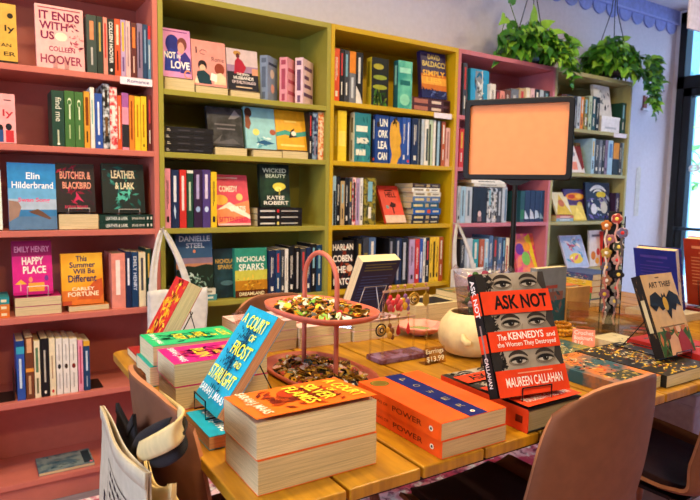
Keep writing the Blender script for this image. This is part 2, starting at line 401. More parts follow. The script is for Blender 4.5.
# rug
m, nt, pr = mk('rug_pile'); a1, nz = noisemix(nt, rgb('c9405f'), rgb('f2c9cf'), 9, (1, 1, 1), 6, .42, .58)
a2, n2 = noisemix(nt, (0, 0, 0), (1, 1, 1), 26, (1, 1, 1), 4, .5, .6); a3, n3 = noisemix(nt, rgb('7a2a4a'), rgb('f4ece6'), 15, (1, 1, 1), 4, .45, .55)
mx = nt.nodes.new('ShaderNodeMix'); mx.data_type = 'RGBA'; nt.links.new(a2, mx.inputs[0]); nt.links.new(a1, mx.inputs[6]); nt.links.new(a3, mx.inputs[7])
nt.links.new(mx.outputs[2], pr.inputs['Base Color']); pr.inputs['Roughness'].default_value = .95
rg = MB().box(-1.1, -3.3, .001, 3.0, -.06, .012, m).build('area_rug', bevel=.004)
tag(rg, 'pink, white and crimson patterned rug on the floor under the table', 'rug')
# ================================================================== BOOKCASES
CW, CH, CD = .8, 1.9986, .28
SHELF = {}
def bookcase(i, label, hx, grp):
    m = mat(hx, .42, 0, 'case'); x0 = (i-1)*CW
    r = thing('bookcase', label, 'bookcase', (x0, 0, 0), grp); s = .02; e = .0006
    for xa in (e, CW-s-e): MB().box(xa, 0, 0, xa+s, CD, CH, m).build('side_panel', r, bevel=.0015)
    MB().box(s, CD-.006, .05, CW-s, CD, CH-.02, m).build('back_panel', r)
    MB().box(s+e, 0, CH-.024, CW-s-e, CD-.007, CH, m).build('top_panel', r, bevel=.0015)
    for n in range(1, 7):
        z = shz(i, n); SHELF[i, n] = MB().box(s+e, .001, z-.022, CW-s-e, CD-.007, z, m).build('shelf', r, bevel=.0015)
    MB().box(s+e, .012, .001, CW-s-e, .028, SH[6]-.0225, m).build('plinth', r)
    return r
G = 'painted bookcases along the wall'
case = [bookcase(0, 'rose pink bookcase, nearest to the camera, beside the olive one', 'c26c5e', G),
        bookcase(1, 'olive green bookcase between the rose pink and the yellow one', '99903a', G),
        bookcase(2, 'mustard yellow bookcase between the olive and the mauve-pink one', 'c29c10', G),
        bookcase(3, 'mauve-pink bookcase behind the sign stand', 'c06e78', G),
        bookcase(4, 'pale sage green bookcase at the far end by the white wall', 'a8a06a', G)]
def shelf_tag(i, x0, x1, z, words=None):
    mb = MB(); xa = Yp(x0, 80, 0).x-(i-1)*CW; xb = Yp(x1, 80, 0).x-(i-1)*CW
    mb.box(xa, -.003, z-.026, xb, -.0007, z+.002, mat('e6dde6', .5))
    if words: mb.ops([('t', words, .22, .3, .9, .75, '4a2a78')], lambda u, v, e: (xa+(xb-xa)*u, -.003-e, z-.026+.028*v))
    o = mb.build('shelf_label', SHELF[i, 1]); o['label'] = 'white strip label on the shelf edge'
shelf_tag(0, 120, 152, SH[1]-.004, 'Romance'); shelf_tag(2, 435, 452.5, SH[1]-.004); shelf_tag(4, 617, 629.5, SH[1]-.004)
# ------------------------------------------------------------------ rose pink bookcase
PK = 'rose pink bookcase'
W_ = 'f2ead8'
facing('gold face-out book with black script, rose pink bookcase, top shelf, cut by frame edge', -26, 18, 3, 60.5, .03, 'c8982e',
       [('e', .86, .8, .07, .045, '2a2018'), ('t', 'ly', .72, .5, .96, .64, '2a2018'), ('t', 'AN', .62, .27, .86, .33, '3a2a18'), ('t', 'ER', .68, .12, .95, .19, '3a2a18'), ('r', 0, 0, 1, .035, '2a1c14')], t=.03)
facing('pale pink face-out book with plum capitals on rose pink bookcase top shelf', 37, 85, 7.5, 67, .03, 'eaa9a6',
       [('r', .06, .945, .94, .965, 'a04a5a'), ('t', 'IT ENDS', .08, .77, .92, .91, '7a1f4a', .03), ('t', 'WITH', .08, .615, .66, .745, '7a1f4a', .03), ('t', 'US', .1, .46, .38, .59, '7a1f4a', .03),
        ('e', .52, .52, .13, .07, 'f2d8c0'), ('t', 'COLLEEN', .26, .28, .8, .36, '8a2f52', .02), ('t', 'HOOVER', .08, .08, .94, .22, '8a2f52', .02), ('blob', 5, 26, .55, .3, 1, .75, .05, ['b04a60', 'd07078', '7a2a48'])], t=.025, lean=6)
cl = glass_mat('clear_acrylic', (.95, .93, .92), .25)
es_ = thing('book_easel', 'clear acrylic block stand in front of the pale pink face-out book', 'book stand', (Yp(61, 68, .022).x, .016, SH[1]+.0005))
MB().box(-.028, 0, 0, .028, .012, .004, cl).build('foot', es_)
for q in (-.026, .012): MB().box(q, -.001, .0042, q+.014, .009, .045, cl).build('lip', es_)
spine_row(PK, 'top', SH[1], [
    (86, 96, 15, 'dark slate', [('r', .1, .3, .42, .72, 'd8865a'), ('r', .55, .4, .85, .6, 'b8b0a8')]), (96.3, 102.3, 16.5, 'black green', [('r', .1, .35, .6, .65, 'c0a050')]),
    (102.6, 107, 17.5, 'salmon', [('r', .1, .3, .7, .7, 'c83a3a')]), (107.2, 113.8, 19, 'black', [('t', 'COLLEEN HOOVER', .05, .22, .78, .8, 'f0ece4', .02), ('e', .9, .5, .03, .18, 'f0ece4')]),
    (114, 120, 19, 'orange red', [('r', .1, .3, .45, .7, 'f0d0b0'), ('r', .55, .35, .9, .6, '5a1a10')]), (120.2, 125, 20, 'lilac', [('r', .04, .25, .55, .75, 'e0b040'), ('r', .65, .3, .9, .7, '705080')]),
    (125.2, 130, 21, 'pale pink', [('r', .1, .35, .8, .6, '9a8088')]), (130.5, 136.2, 23, 'maroon', [('r', .08, .25, .45, .78, 'e07a3a'), ('r', .6, .35, .9, .6, 'd8b0a0')]),
    (136.6, 142.2, 23.5, 'mauve', [('r', .15, .3, .8, .55, '3a3048')]), (142.4, 147.2, 24.5, 'dark blue', [('r', .1, .35, .7, .62, '88a8c8')]), (147.4, 152, 26, 'steel blue', [('r', .0, .0, .25, 1, 'c83838'), ('r', .35, .3, .8, .6, 'd8dce0')])],
    'spines on the rose pink top shelf')
facing('pink face-out book with red script, rose pink bookcase, second shelf, cut by frame edge', -24, 16.5, 94, 140, .03, 'ea9a9c',
       [('t', 'ly', .68, .5, .95, .68, 'b8283a'), ('r', .72, .86, .9, .88, '3a2028'), ('e', .82, .33, .08, .07, '1c1a22'), ('e', .6, .3, .08, .07, '1c1a22'), ('r', .5, .02, .68, .26, '2a4a80'), ('r', .74, .02, .94, .26, 'c0303a')], t=.025)
spine_row(PK, 'second', SH[2], [
    (51, 63.6, 90.5, 'dark green', [('t', 'find me', .12, .3, .55, .8, 'e8e4d0', 0), ('r', .7, .42, .95, .55, 'c8c8a8'), ('e', .95, .5, .02, .12, 'e8e4d0')]),
    (64, 74, 91, 'green', [('arc', .2, .5, .06, .2, 0, 300, .02, 'd8e0b8'), ('r', .24, .44, .5, .6, 'd8e0b8'), ('r', .6, .42, .85, .55, 'b8c890')]), (74.2, 83, 92, 'green', [('arc', .22, .5, .06, .2, 60, 350, .02, 'd8e0b8'), ('r', .27, .44, .5, .6, 'd8e0b8'), ('r', .6, .42, .85, .55, 'b8c890')]),
    (83.4, 89.4, 91.5, 'amber', [('r', .1, .25, .6, .75, '7a3a10'), ('r', .7, .35, .9, .6, '4a2a10')]), (89.7, 94, 87.5, 'white', [('r', .2, .3, .6, .6, '7ab0a0')]),
    (94.3, 102, 93.5, 'blue', [('r', .15, .35, .75, .6, 'e0e4f0'), ('e', .9, .5, .03, .16, 'e0e4f0')]), (102.3, 109, 84, 'patterned black', [('r', .1, .3, .35, .7, '2a2018'), ('r', .5, .3, .8, .7, '6a4a2a')]),
    (109.2, 116.8, 87, 'red patterned', [('r', .3, .3, .6, .7, 'f0e0d8')]), (117, 121.2, 95.5, 'orange red', [('r', .2, .3, .8, .6, 'f0c8b0')]),
    (121.5, 128.4, 93, 'pink', [('r', .0, .0, .25, 1, 'a05a9a'), ('r', .55, .0, .95, 1, '2c2a30')]), (128.8, 134, 95.5, 'orange', [('r', .1, .3, .8, .62, '8a3a10')]),
    (134.3, 140.2, 96.5, 'yellow', [('r', .15, .35, .75, .6, 'b07a10')]), (140.4, 146.2, 96.5, 'yellow', [('r', .15, .35, .75, .6, 'b07a10'), ('e', .9, .5, .03, .16, '5a4010')]), (147, 152.4, 95.5, 'maroon')],
    'spines on the rose pink second shelf')
facing('pale green sliver of a face-out book, rose pink bookcase, third shelf, cut by frame edge', -40, 3, 170, 230, .045, 'dfe6d4', [('r', .1, .7, .8, .8, '5a8a80')], t=.02)
facing('blue beach-scene face-out hardcover with white author capitals, rose pink bookcase third shelf', 9.5, 57.5, 164, 229, .028, '2a86c4',
       [('r', 0, .42, 1, .62, '6aa8d0'), ('r', 0, .28, 1, .46, 'a8b8c8'), ('r', 0, 0, 1, .22, '5a7a9a'), ('r', 0, .2, 1, .3, '3a78a8'), ('p', [(0, .12), (.2, .2), (.26, .34), (.2, .42), (0, .44)], '9a7a6a'), ('t', 'Elin', .38, .76, .66, .86, 'f4f4f4'), ('t', 'Hilderbrand', .08, .62, .94, .72, 'f4f4f4'),
        ('t', 'Swan Song', .2, .4, .86, .48, 'e0507a', .02), ('p', [(.4, .27), (.6, .31), (.72, .26), (.88, .17), (.84, .15), (.66, .2), (.5, .24)], '6a4a3a')], t=.03, lean=5, hard=True)
fz = SH[3]
e0 = Yp(59, 220, .03).x; e1 = Yp(98.5, 220, .03).x
zb = Yp(75, 214, .03).z
flat('cream-edged book lying under the black and red face-out book, rose pink bookcase', e0, e1, zb, zb-fz-.001, .03, '2a1a20', .145, show='pages')
facing('black face-out book with red title art on a lying book, rose pink bookcase', 57.5, 96, 165, 213, .035, '1e1218',
       [('blob', 11, 46, .02, .05, .98, .95, .09, ['7a1a30', 'b02a48', '38202a']), ('t', 'BUTCHER &', .1, .68, .9, .84, 'e89a80', .02), ('t', 'BLACKBIRD', .16, .48, .9, .62, 'e89a80', .02), ('p', [(.5, .42), (.62, .28), (.7, .2), (.56, .26), (.42, .2), (.5, .32)], 'c8305a'), ('t', 'BRYNNE WEAVER', .2, .07, .8, .13, 'c8405a')], t=.025, lean=9, zb=zb+.0036)
easel('pale wire stand holding the black and red book on the rose pink bookcase', (Yp(79, 213, .0355).x, .0335, zb+.0002), w=.075, lean=9, depth=.07, h=.08, m=mat('cfc8c0', .3, .6, 'wire'), t=.028)
x0 = Yp(98.5, 220, .03).x+.002; x1 = Yp(153, 220, .03).x
for i, nm in enumerate(('lower', 'upper')):
    flat(f'dark green lying book, {nm} of the pair under the teal and black book', x0, x1, fz+.0283*(i+1), .0275, .028, '17362f', .14,
         spine=[('t', 'LEATHER & LARK', .12, .25, .52, .72, 'e0e4d8'), ('t', 'BRYNNE WEAVER', .6, .3, .84, .65, 'd8d8c8'), ('r', .88, .3, .91, .7, 'd8d8c8'), ('r', .95, .3, .98, .7, 'd8d8c8')])
zb = fz+.0283*2
facing('black face-out book with teal botanical art on dark green books, rose pink bookcase', 103.5, 145.5, 165, 212.5, .035, '14201f',
       [('blob', 12, 46, .02, .05, .98, .95, .09, ['1f5a54', '3a8a7c', '1c3a38']), ('t', 'LEATHER', .22, .7, .78, .86, 'e8d8b0', .02), ('t', '& LARK', .3, .48, .76, .62, 'e8d8b0', .02), ('blob', 13, 12, .3, .25, .7, .45, .08, '5ac0a8')], t=.025, lean=9, zb=zb+.0036)
easel('pale wire stand holding the teal and black book on the rose pink bookcase', (Yp(129, 212, .0355).x, .0335, zb+.0002), w=.08, lean=9, depth=.07, h=.08, m=mat('cfc8c0', .3, .6, 'wire'), t=.028)
fz = SH[4]
x0 = Yp(-34, 305, .03).x; x1 = Yp(9.5, 305, .03).x
for i, (c, n) in enumerate((('d8702a', 'orange lying book, bottom of the three at the frame edge'), ('d87a32', 'orange lying book, middle of the three at the frame edge'), ('2a8a90', 'teal lying book, top of the three at the frame edge'))):
    flat(n, x0, x1, fz+.0255*(i+1), .0248, .03, c, .14, spine=[('r', .8, .3, .93, .7, 'e8d8b0')])
x0 = Yp(15, 306, .03).x; x1 = Yp(61.5, 306, .03).x; zz = Yp(38, 296.5, .03).z; hh = (zz-fz)/2-.0008
for i, nm in enumerate(('lower', 'upper')):
    flat(f'magenta-covered book lying page edge out, {nm} of the pair under the magenta book', x0, x1, fz+(hh+.0006)*(i+1), hh, .028, 'b81a6a', .15, show='pages')
zb = fz+(hh+.0006)*2
facing('magenta face-out book with white capitals on lying books, rose pink bookcase fourth shelf', 13.5, 53.5, 242, 295.5, .036, 'd01f7e',
       [('r', 0, .72, 1, 1, '8e1e56'), ('t', 'EMILY HENRY', .06, .79, .94, .9, 'd890b0', .02), ('t', 'HAPPY', .24, .56, .78, .7, 'f6e6d8', .03), ('t', 'PLACE', .26, .39, .84, .53, 'f6e6d8', .03), ('p', [(.04, .2), (.2, .29), (.34, .2)], 'f0b040'),
        ('r', .17, .08, .2, .22, 'e8a0a0'), ('r', .38, .06, .78, .22, 'f0a040'), ('e', .44, .28, .05, .05, 'e88a6a'), ('e', .84, .3, .05, .05, '7a3a8a'), ('r', .0, .0, 1, .05, 'b81468')], t=.026, lean=8, zb=zb+.0036)
easel('white wire stand holding the magenta book on the rose pink bookcase', (Yp(38, 296, .036).x, .0345, zb+.0002), w=.07, lean=8, depth=.07, h=.08, m=mat('e8e4e0', .3, .5, 'wire'), t=.028, lip=.04)
x0 = Yp(69, 308, .03).x; x1 = Yp(109, 308, .03).x; zz = Yp(89, 305, .03).z
flat('cream-edged book lying under the orange sunset book, rose pink bookcase', x0, x1, zz, zz-fz-.001, .028, 'd87a28', .15, show='pages')
facing('yellow-orange sunset face-out book with blue script on rose pink bookcase fourth shelf', 62.5, 104, 254, 304.5, .036, ('n', 'e8941c', 'f0b838', 4),
       [('r', 0, .0, 1, .28, 'd8702a'), ('p', [(.35, .1), (.6, .3), (.8, .46), (.98, .5), (1, .2), (.9, .08)], 'c8582a'), ('t', 'This', .36, .84, .62, .95, '1c2a5a', .02), ('t', 'Summer', .2, .72, .82, .83, '1c2a5a', .02), ('t', 'Will Be', .28, .6, .8, .7, '1c2a5a', .02), ('t', 'Different', .16, .44, .84, .58, '1c2a5a', .02),
        ('t', 'CARLEY', .24, .27, .78, .34, 'f6e6c0', .02), ('t', 'FORTUNE', .14, .16, .88, .25, 'f6e6c0', .02), ('r', 0, 0, .22, .08, 'b84a2a')], t=.026, lean=6, zb=zz)
spine_row(PK, 'fourth', SH[4], [(111, 125, 253.5, 'salmon', [('r', .12, .3, .75, .62, 'f4e0d4')]), (125.4, 131, 251.5, 'navy', [('r', .12, .3, .6, .66, 'e8e8f0')]),
    (131.3, 138, 252, 'dark blue', [('t', 'EMILY HENRY', .08, .25, .7, .78, 'e0e4f0')]), (138.4, 145.5, 252.5, 'cream', [('r', .1, .3, .7, .66, '4a4a50')]), (146, 151, 249, 'dark green')], 'spines on the rose pink fourth shelf')
spine_row(PK, 'fifth', SH[5], [
    (15.5, 24, 341, 'blue', [('r', .0, .0, .1, 1, '1a3a7a'), ('r', .1, 0, .22, 1, '3aa0b8'), ('r', .3, .3, .8, .6, 'c8d8e8')]), (24.4, 33, 337.5, 'brown', [('r', .02, .2, .25, .8, 'd8a070'), ('r', .5, 0, .56, 1, 'e0903a'), ('r', .62, .3, .92, .62, 'c89a70')]),
    (33.4, 39.5, 341, 'cream', [('r', .12, .25, .55, .7, '5a7a5a'), ('r', .65, .3, .92, .66, '6a6a4a')]), (40, 48, 338.5, 'black', [('r', .2, .38, .75, .62, 'b8b0a0'), ('e', .92, .5, .03, .16, 'e8e0d0')]),
    (48.6, 54.8, 338.5, 'cream', [('r', .3, .35, .7, .55, 'a88a70'), ('e', .92, .5, .03, .2, 'c83030')]), (55.4, 61.8, 338.5, 'white', [('r', .1, .42, .4, .56, 'a8a098'), ('e', .5, .5, .045, .25, '2a2a2a'), ('r', .62, .42, .9, .56, 'a8a098')]),
    (62.2, 68.8, 338.5, 'white', [('r', .1, .42, .4, .56, 'a8a098'), ('e', .5, .5, .045, .25, '3a2a20'), ('r', .62, .42, .9, .56, 'a8a098')]), (69.2, 76.8, 338.5, 'white', [('r', .1, .42, .4, .56, 'a8a098'), ('e', .5, .5, .045, .25, '7a2a20'), ('r', .62, .42, .9, .56, 'a8a098')]),
    (77.4, 82.6, 340, 'pink', [('r', .12, .35, .85, .62, 'b83a5a')]), (83, 89.5, 341, 'dark blue', [('r', .0, 0, .1, 1, 'd8a030'), ('r', .2, .35, .6, .65, 'c8d4e0'), ('r', .7, .4, .92, .55, 'a8b8d0')])],
    'spines on the rose pink fifth shelf')
bkm = mat('26201f', .4, .5, 'steel')
for k, (px, s, nm) in enumerate(((15.5, -1, 'left of the fifth-shelf row, rose pink bookcase'), (89.7, 1, 'right of the fifth-shelf row, rose pink bookcase'))):
    q = Yp(px, 392, .03).x+s*.002
    be = thing('bookend', 'black metal bookend '+nm, 'bookend', (q, .03, SH[5]+.0005))
    MB().box(-.0007 if s > 0 else -.0013, .005, .0014, .0013 if s > 0 else .0007, .12, .1, bkm).build('upright_plate', be)
    MB().box(0 if s > 0 else -.05, 0, 0, .05 if s > 0 else 0, .125, .0013, bkm).build('foot_plate', be)
q = T(39, 476, SH[6]+.006)
M = lying((Yp(38, 470, .05).x, .05+.0, SH[6]+.013), (0, 1))
fl = book('slim grey-blue picture book lying flat on rose pink bookcase bottom shelf', .2, .012, .15, axes(V((Yp(39, 474, .02).x, .022, SH[6]+.0128)), V((1, 0, 0)), V((0, 0, -1)), V((0, 1, 0))), ('n', '3a5a6a', '7a8a88', 22),
          [('r', .82, .1, .97, .9, '24323a'), ('blob', 4, 20, .1, .1, .8, .9, .08, ['6a7a80', '8a7a70', '2a4a5a']), ('e', .95, .12, .03, .05, 'e86a7a')])
# ------------------------------------------------------------------ olive bookcase
OL = 'olive bookcase'; z1 = shz(1, 1)
def block(label, x0, x1, pt, z, y=.03, cover='c8b090', depth=.15, **k):
    a = Yp(x0, pt, y).x; b = Yp(x1, pt, y).x; zt = Yp((x0+x1)/2, pt, y).z
    flat(label, a, b, zt, zt-z-.0006, y, cover, depth, show='pages', **k); return zt
zt = block('cream page edges of the book lying under the lilac-pink cartoon couple book', 164.5, 194.5, 78.5, z1)
facing('lilac-pink face-out book with blue cartoon couple, olive bookcase top shelf', 163.5, 192, 30.5, 77.5, .036, 'd98ac0',
       [('r', .02, .94, .9, .96, '7a3a80'), ('e', .36, .68, .24, .2, '2a2f86'), ('p', [(.05, .12), (.1, .5), (.3, .6), (.55, .5), (.6, .12)], '2f3a9a'), ('e', .7, .7, .17, .14, '7a4038'), ('e', .66, .62, .12, .12, 'd89888'), ('p', [(.6, .1), (.62, .45), (.8, .55), (.98, .4), (.98, .1)], '3a3080'),
        ('t', 'NOT', .06, .38, .46, .52, 'f6ece8', .03), ('t', 'IN', .5, .4, .62, .48, 'f6ece8', .02), ('t', 'LOVE', .28, .18, .94, .34, 'f6ece8', .03), ('arc', .86, .08, .12, .08, 20, 340, .02, 'e88a60')], t=.026, zb=zt)
zt = block('cream page edges of the book lying under the salmon cartoon couple book', 196, 228, 87, z1)
facing('salmon face-out book with cartoon pair and black script, olive bookcase top shelf', 193, 227, 42.5, 84.5, .036, 'e08f84',
       [('t', 'I', .12, .7, .16, .84, '3a2430', 0), ('arc', .34, .74, .1, .05, 0, 300, .008, '3a2430'), ('t', 'Rome', .58, .56, .94, .66, '3a2430', 0), ('e', .3, .44, .13, .12, '2a2024'), ('e', .3, .38, .09, .08, 'e8b090'), ('p', [(.08, .04), (.14, .3), (.34, .34), (.5, .24), (.56, .04)], '1c3a44'), ('e', .8, .4, .15, .13, '8a3a28'), ('p', [(.62, .05), (.66, .28), (.84, .32), (.98, .22), (.98, .05)], 'e0c8a0'), ('p', [(.5, .14), (.56, .3), (.72, .26), (.7, .1)], 'f4e8d8'), ('p', [(.04, .03), (.12, .2), (.18, .04)], 'e8d0b0')], t=.026, zb=zt)
zt = block('cream page edges of the book lying under the red-dressed woman book', 231, 260, 91.5, z1)
facing('face-out book with red-dressed woman over dusk sky, olive bookcase top shelf', 228, 259, 51, 90.5, .036, 'c8b0b4',
       [('r', 0, .42, 1, .6, '9a7a98'), ('r', 0, 0, 1, .44, '26242c'), ('r', .8, .4, 1, .56, 'd09070'), ('e', .34, .9, .12, .06, 'b08040'), ('e', .36, .84, .06, .06, '5a2a20'), ('p', [(.22, .4), (.26, .7), (.36, .8), (.5, .72), (.62, .56), (.5, .4)], 'a82038'), ('t', 'THE SEVEN', .3, .36, .7, .42, 'f0e8e0', .02), ('t', 'HUSBANDS', .2, .26, .84, .34, 'f0e8e0', .02), ('t', 'OF EVELYN HUGO', .14, .16, .9, .23, 'e8d0d0', .02), ('r', .26, .06, .78, .09, 'd0b090')], t=.026, zb=zt)
for x0, xm, x1, pt, pb, c, txt, lab, ops in ((258, 267.5, 278, 55, 98, '7d8aa0', '5a6478', 'slate blue thick hardcover turned half sideways, olive bookcase top shelf', [('e', .45, .62, .2, .1, 'd8c0b0'), ('e', .5, .3, .18, .1, 'e0a090'), ('r', .1, .8, .9, .86, '36405a')]),
        (277.5, 287, 296, 57, 100, 'dd8f98', 'a8485c', 'rose pink thick hardcover turned half sideways, olive bookcase top shelf', [('r', .1, .7, .9, .78, 'b84a60'), ('r', .1, .45, .85, .53, 'b84a60'), ('r', .1, .2, .9, .28, 'b84a60')]),
        (295.5, 302.5, 318, 57.5, 102, 'e6c2cc', '6a4a6a', 'pale pink glossy thick hardcover turned half sideways, olive bookcase top shelf', [('r', .15, .76, .9, .84, '6a4a70'), ('r', .15, .56, .6, .64, '6a4a70'), ('r', .15, .38, .8, .46, '6a4a70'), ('r', .1, .19, .95, .27, '6a4a70')])):
    a = math.radians(40); c0 = Yp(xm, pb, .03); h = Yp(xm, pt, .03).z-z1
    M = axes(V((c0.x, .03, z1+.0006)), V((math.cos(a), math.sin(a), 0)), V((-math.sin(a), math.cos(a), 0)), V((0, 0, 1)))
    book(lab, .105 if x1 < 310 else .13, .038, h, M, c, ops, [('r', .06, .2, .16, .8, txt), ('r', .25, .25, .7, .75, txt), ('r', .8, .3, .95, .7, txt)], hard=True)
z2 = SH[2]; a = Yp(164.6, 140, .03).x; b = Yp(213.5, 140, .03).x; hz = (Yp(190, 127.5, .03).z-z2)/4
for i, nm in enumerate(('bottom', 'second', 'third', 'top')):
    flat(f'black lying book, {nm} of the four in the olive bookcase stack' if nm in ('bottom', 'top') else f'black lying book, {nm} from the bottom of four in the olive bookcase stack', a+.004*(i % 2), b-.003*((i+1) % 2), z2+hz*(i+1)-.0003, hz-.0006, .03, '1c1a1e', .14,
         spine=[('r', .03, .3, .1, .42, 'c8c0b8'), ('r', .03, .55, .08, .66, 'c8c0b8'), ('r', .25, .4, .5, .58, '4a464c'), ('r', .6, .4, .8, .55, '4a464c')], group='black books stacked in the olive bookcase')
zt = block('black book lying under the black face-out book, olive bookcase second shelf', 215.5, 247, 147.5, z2, cover='1c1a1c')
facing('black face-out book with grey shattered art, olive bookcase second shelf', 209, 244, 109, 147, .04, ('n', '161418', '3a383c', 18), [('r', .2, .53, .8, .57, '6a6468'), ('r', .26, .42, .78, .46, '6a6468'), ('p', [(.6, .7), (.8, .95), (.95, .8), (.8, .72)], '8a8486'), ('p', [(.1, .05), (.4, .3), (.3, .1), (.7, .2), (.9, .06)], '5a5658')], t=.026, lean=12, zb=zt)
zt = block('cream page edges of the book lying under the light blue portrait book', 253.5, 282, 150.5, z2)
facing('light blue face-out book with painted woman, olive bookcase second shelf', 247, 277, 107.5, 149.5, .038, '8fc3c8',
       [('e', .12, .86, .12, .12, '4a2a20'), ('p', [(0, .5), (.02, .8), (.14, .78), (.2, .6), (.12, .45)], '8a5038'), ('e', .34, .4, .11, .08, 'e8d470'), ('blob', 3, 14, .1, .02, .9, .3, .1, ['d8e8e0', '5a9aa8', 'b8d8d0']), ('e', .9, .42, .1, .07, 'a85a40'), ('p', [(.3, .15), (.6, .22), (.95, .14), (.6, .1)], '2a5a80')], t=.026, lean=12, zb=zt)
zt = block('cream page edges of the book lying under the golden yellow face-out book', 282.8, 310.5, 151.5, z2)
facing('golden yellow face-out book with teal ribbon, olive bookcase second shelf', 277.5, 307.5, 111.5, 150.5, .038, 'e3a41c',
       [('p', [(0, .42), (.3, .5), (.6, .44), (1, .5), (1, .38), (.6, .32), (.3, .38), (0, .32)], '4a9a8a'), ('r', .3, .7, .7, .74, 'ecc860'), ('p', [(.4, .3), (.5, .5), (.62, .56), (.55, .4), (.7, .34)], '2a2420'), ('e', .58, .42, .08, .06, 'f0e0d0'), ('r', .12, .09, .92, .14, 'f0d070')], t=.026, lean=12, zb=zt)
spine_row(OL, 'second', z2, [(309.2, 312.5, 112, 'black'), (312.8, 318.2, 112.5, 'patterned navy', [('r', .1, .3, .4, .7, '3a3a60'), ('r', .5, .35, .9, .62, '8a7a90')]), (318.5, 324.6, 112.5, 'floral orange')], 'spines on the olive second shelf')
z3 = SH[3]
spine_row(OL, 'third', z3, [(164.5, 170.3, 168.5, 'pink'), (171, 178.8, 170, 'navy', [('r', .1, .3, .55, .66, 'd8d8e0'), ('p', [(.6, .4), (.7, .6), (.85, .5), (.7, .3)], 'c8d8e8')]),
    (179.4, 186.3, 170, 'red', [('r', .1, .3, .7, .65, 'f0d8d0')]), (186.6, 193.2, 170.5, 'dark green', [('r', .0, 0, .05, 1, 'd8d8c8'), ('r', .2, .3, .7, .62, 'b8c8a8')]), (193.6, 202, 170, 'dark purple', [('r', .08, .3, .5, .66, 'b0a0c8'), ('e', .68, .5, .05, .26, '9ab0d8')]),
    (202.4, 210.4, 170, 'purple', [('r', .08, .3, .5, .66, 'd8c8e0'), ('e', .68, .5, .05, .26, 'c8d8f0')]), (210.8, 216.8, 172, 'yellow')], 'spines on the olive third shelf')
facing('red and pink face-out book with orange sunset shapes, olive bookcase third shelf', 218, 251, 176.5, 224, .04, 'd84a5c',
       [('p', [(0, 0), (0, .3), (1, .5), (1, .2)], 'e88a5a'), ('e', .14, .5, .22, .1, 'f2b04a'), ('e', .72, .56, .1, .07, 'f6c878'), ('p', [(.0, .3), (.4, .46), (1, .2), (1, .12), (.3, .34)], 'f6e0c8'), ('r', .1, .92, .7, .95, 'f0b8b0'), ('t', 'COMEDY', .12, .66, .68, .78, 'f8ecd8', .02), ('t', 'CURTIS', .4, .27, .88, .38, 'f8ecd8', .02), ('t', 'SITTENFELD', .06, .07, .92, .17, 'c8304a', .02), ('r', 0, 0, 1, .04, 'f2b0a8')], t=.026, lean=14)
x0 = Yp(257.5, 216, .03).x; x1 = Yp(302, 216, .03).x; hz = (Yp(280, 207.8, .03).z-z3)/3
for i, (nm, c) in enumerate((('bottom', 'e8d070'), ('middle', 'd8d0d0'), ('top', 'd03038'))):
    flat(f'black lying book, {nm} of three under the green and gold book', x0, x1, z3+hz*(i+1)-.0003, hz-.0006, .03, '1a1618', .14, spine=[('r', .06, .35, .38, .62, 'd8d0c8'), ('e', .45, .5, .025, .3, c), ('r', .52, .38, .9, .58, 'b8b0a8')], group='black books under the green and gold book')
facing('black-green face-out book with gold bloom standing on a black stack, olive bookcase', 261, 290.5, 165, 207.4, .036, ('n', '101a14', '24402c', 9),
       [('t', 'WICKED', .1, .8, .9, .9, 'c8d0b8', .02), ('t', 'BEAUTY', .2, .68, .88, .77, 'c8d0b8', .02), ('e', .64, .48, .22, .09, 'd8c84a'), ('e', .6, .42, .12, .06, 'f0e070'), ('r', .62, .28, .66, .42, 'b0a040'), ('t', 'KATEE', .22, .17, .8, .26, 'f0e8d8', .02), ('t', 'ROBERT', .1, .05, .94, .14, 'f0e8d8', .02)], t=.026, lean=7, zb=z3+hz*3)
z4 = SH[4]
a = Yp(178, 293, .03).x; b = Yp(217, 293, .03).x
flat('pale teal book lying at the bottom under the dusk landscape hardcover', a, b, z4+.026, .0255, .03, '4a90a0', .16, spine=[('r', .6, .3, .9, .65, 'e8ecec')])
flat('white book lying directly under the dusk landscape hardcover', a, b-.006, z4+.0525, .026, .03, 'e0dcd0', .16, spine=[('r', .6, .3, .9, .65, '9a9488')])
facing('large dusk landscape hardcover with silver author capitals, olive bookcase fourth shelf', 177, 213.5, 232.5, 287, .036, ('n', '2c4a6a', '38587a', 6),
       [('r', 0, .36, 1, .5, 'b87a58'), ('r', 0, .46, 1, .56, '8a7080'), ('p', [(0, .34), (.3, .42), (.5, .4), (.8, .44), (1, .42), (1, 0), (0, 0)], '1e2a20'), ('blob', 8, 40, 0, .02, 1, .26, .07, ['9ab8a8', 'd0dcd0', '3a5a48']), ('e', .5, .68, .04, .03, 'e08a6a'), ('t', 'DANIELLE', .1, .86, .94, .96, 'c4ccd8', .02), ('t', 'STEEL', .28, .74, .78, .83, 'c4ccd8', .02)], t=.03, lean=5, zb=z4+.0525, hard=True)
facing('dark teal face-out book with gold author letters, partly behind the green-gold one', 214.5, 236, 249, 293, .05, ('n', '16262c', '24424a', 7), [('t', 'NICHOLAS', .1, .7, 1, .79, 'c8a048', .02), ('t', 'SPARKS', .2, .58, 1, .67, 'c8a048', .02), ('e', .6, .3, .3, .05, '4a6a70')], t=.02, lean=5, zb=z4)
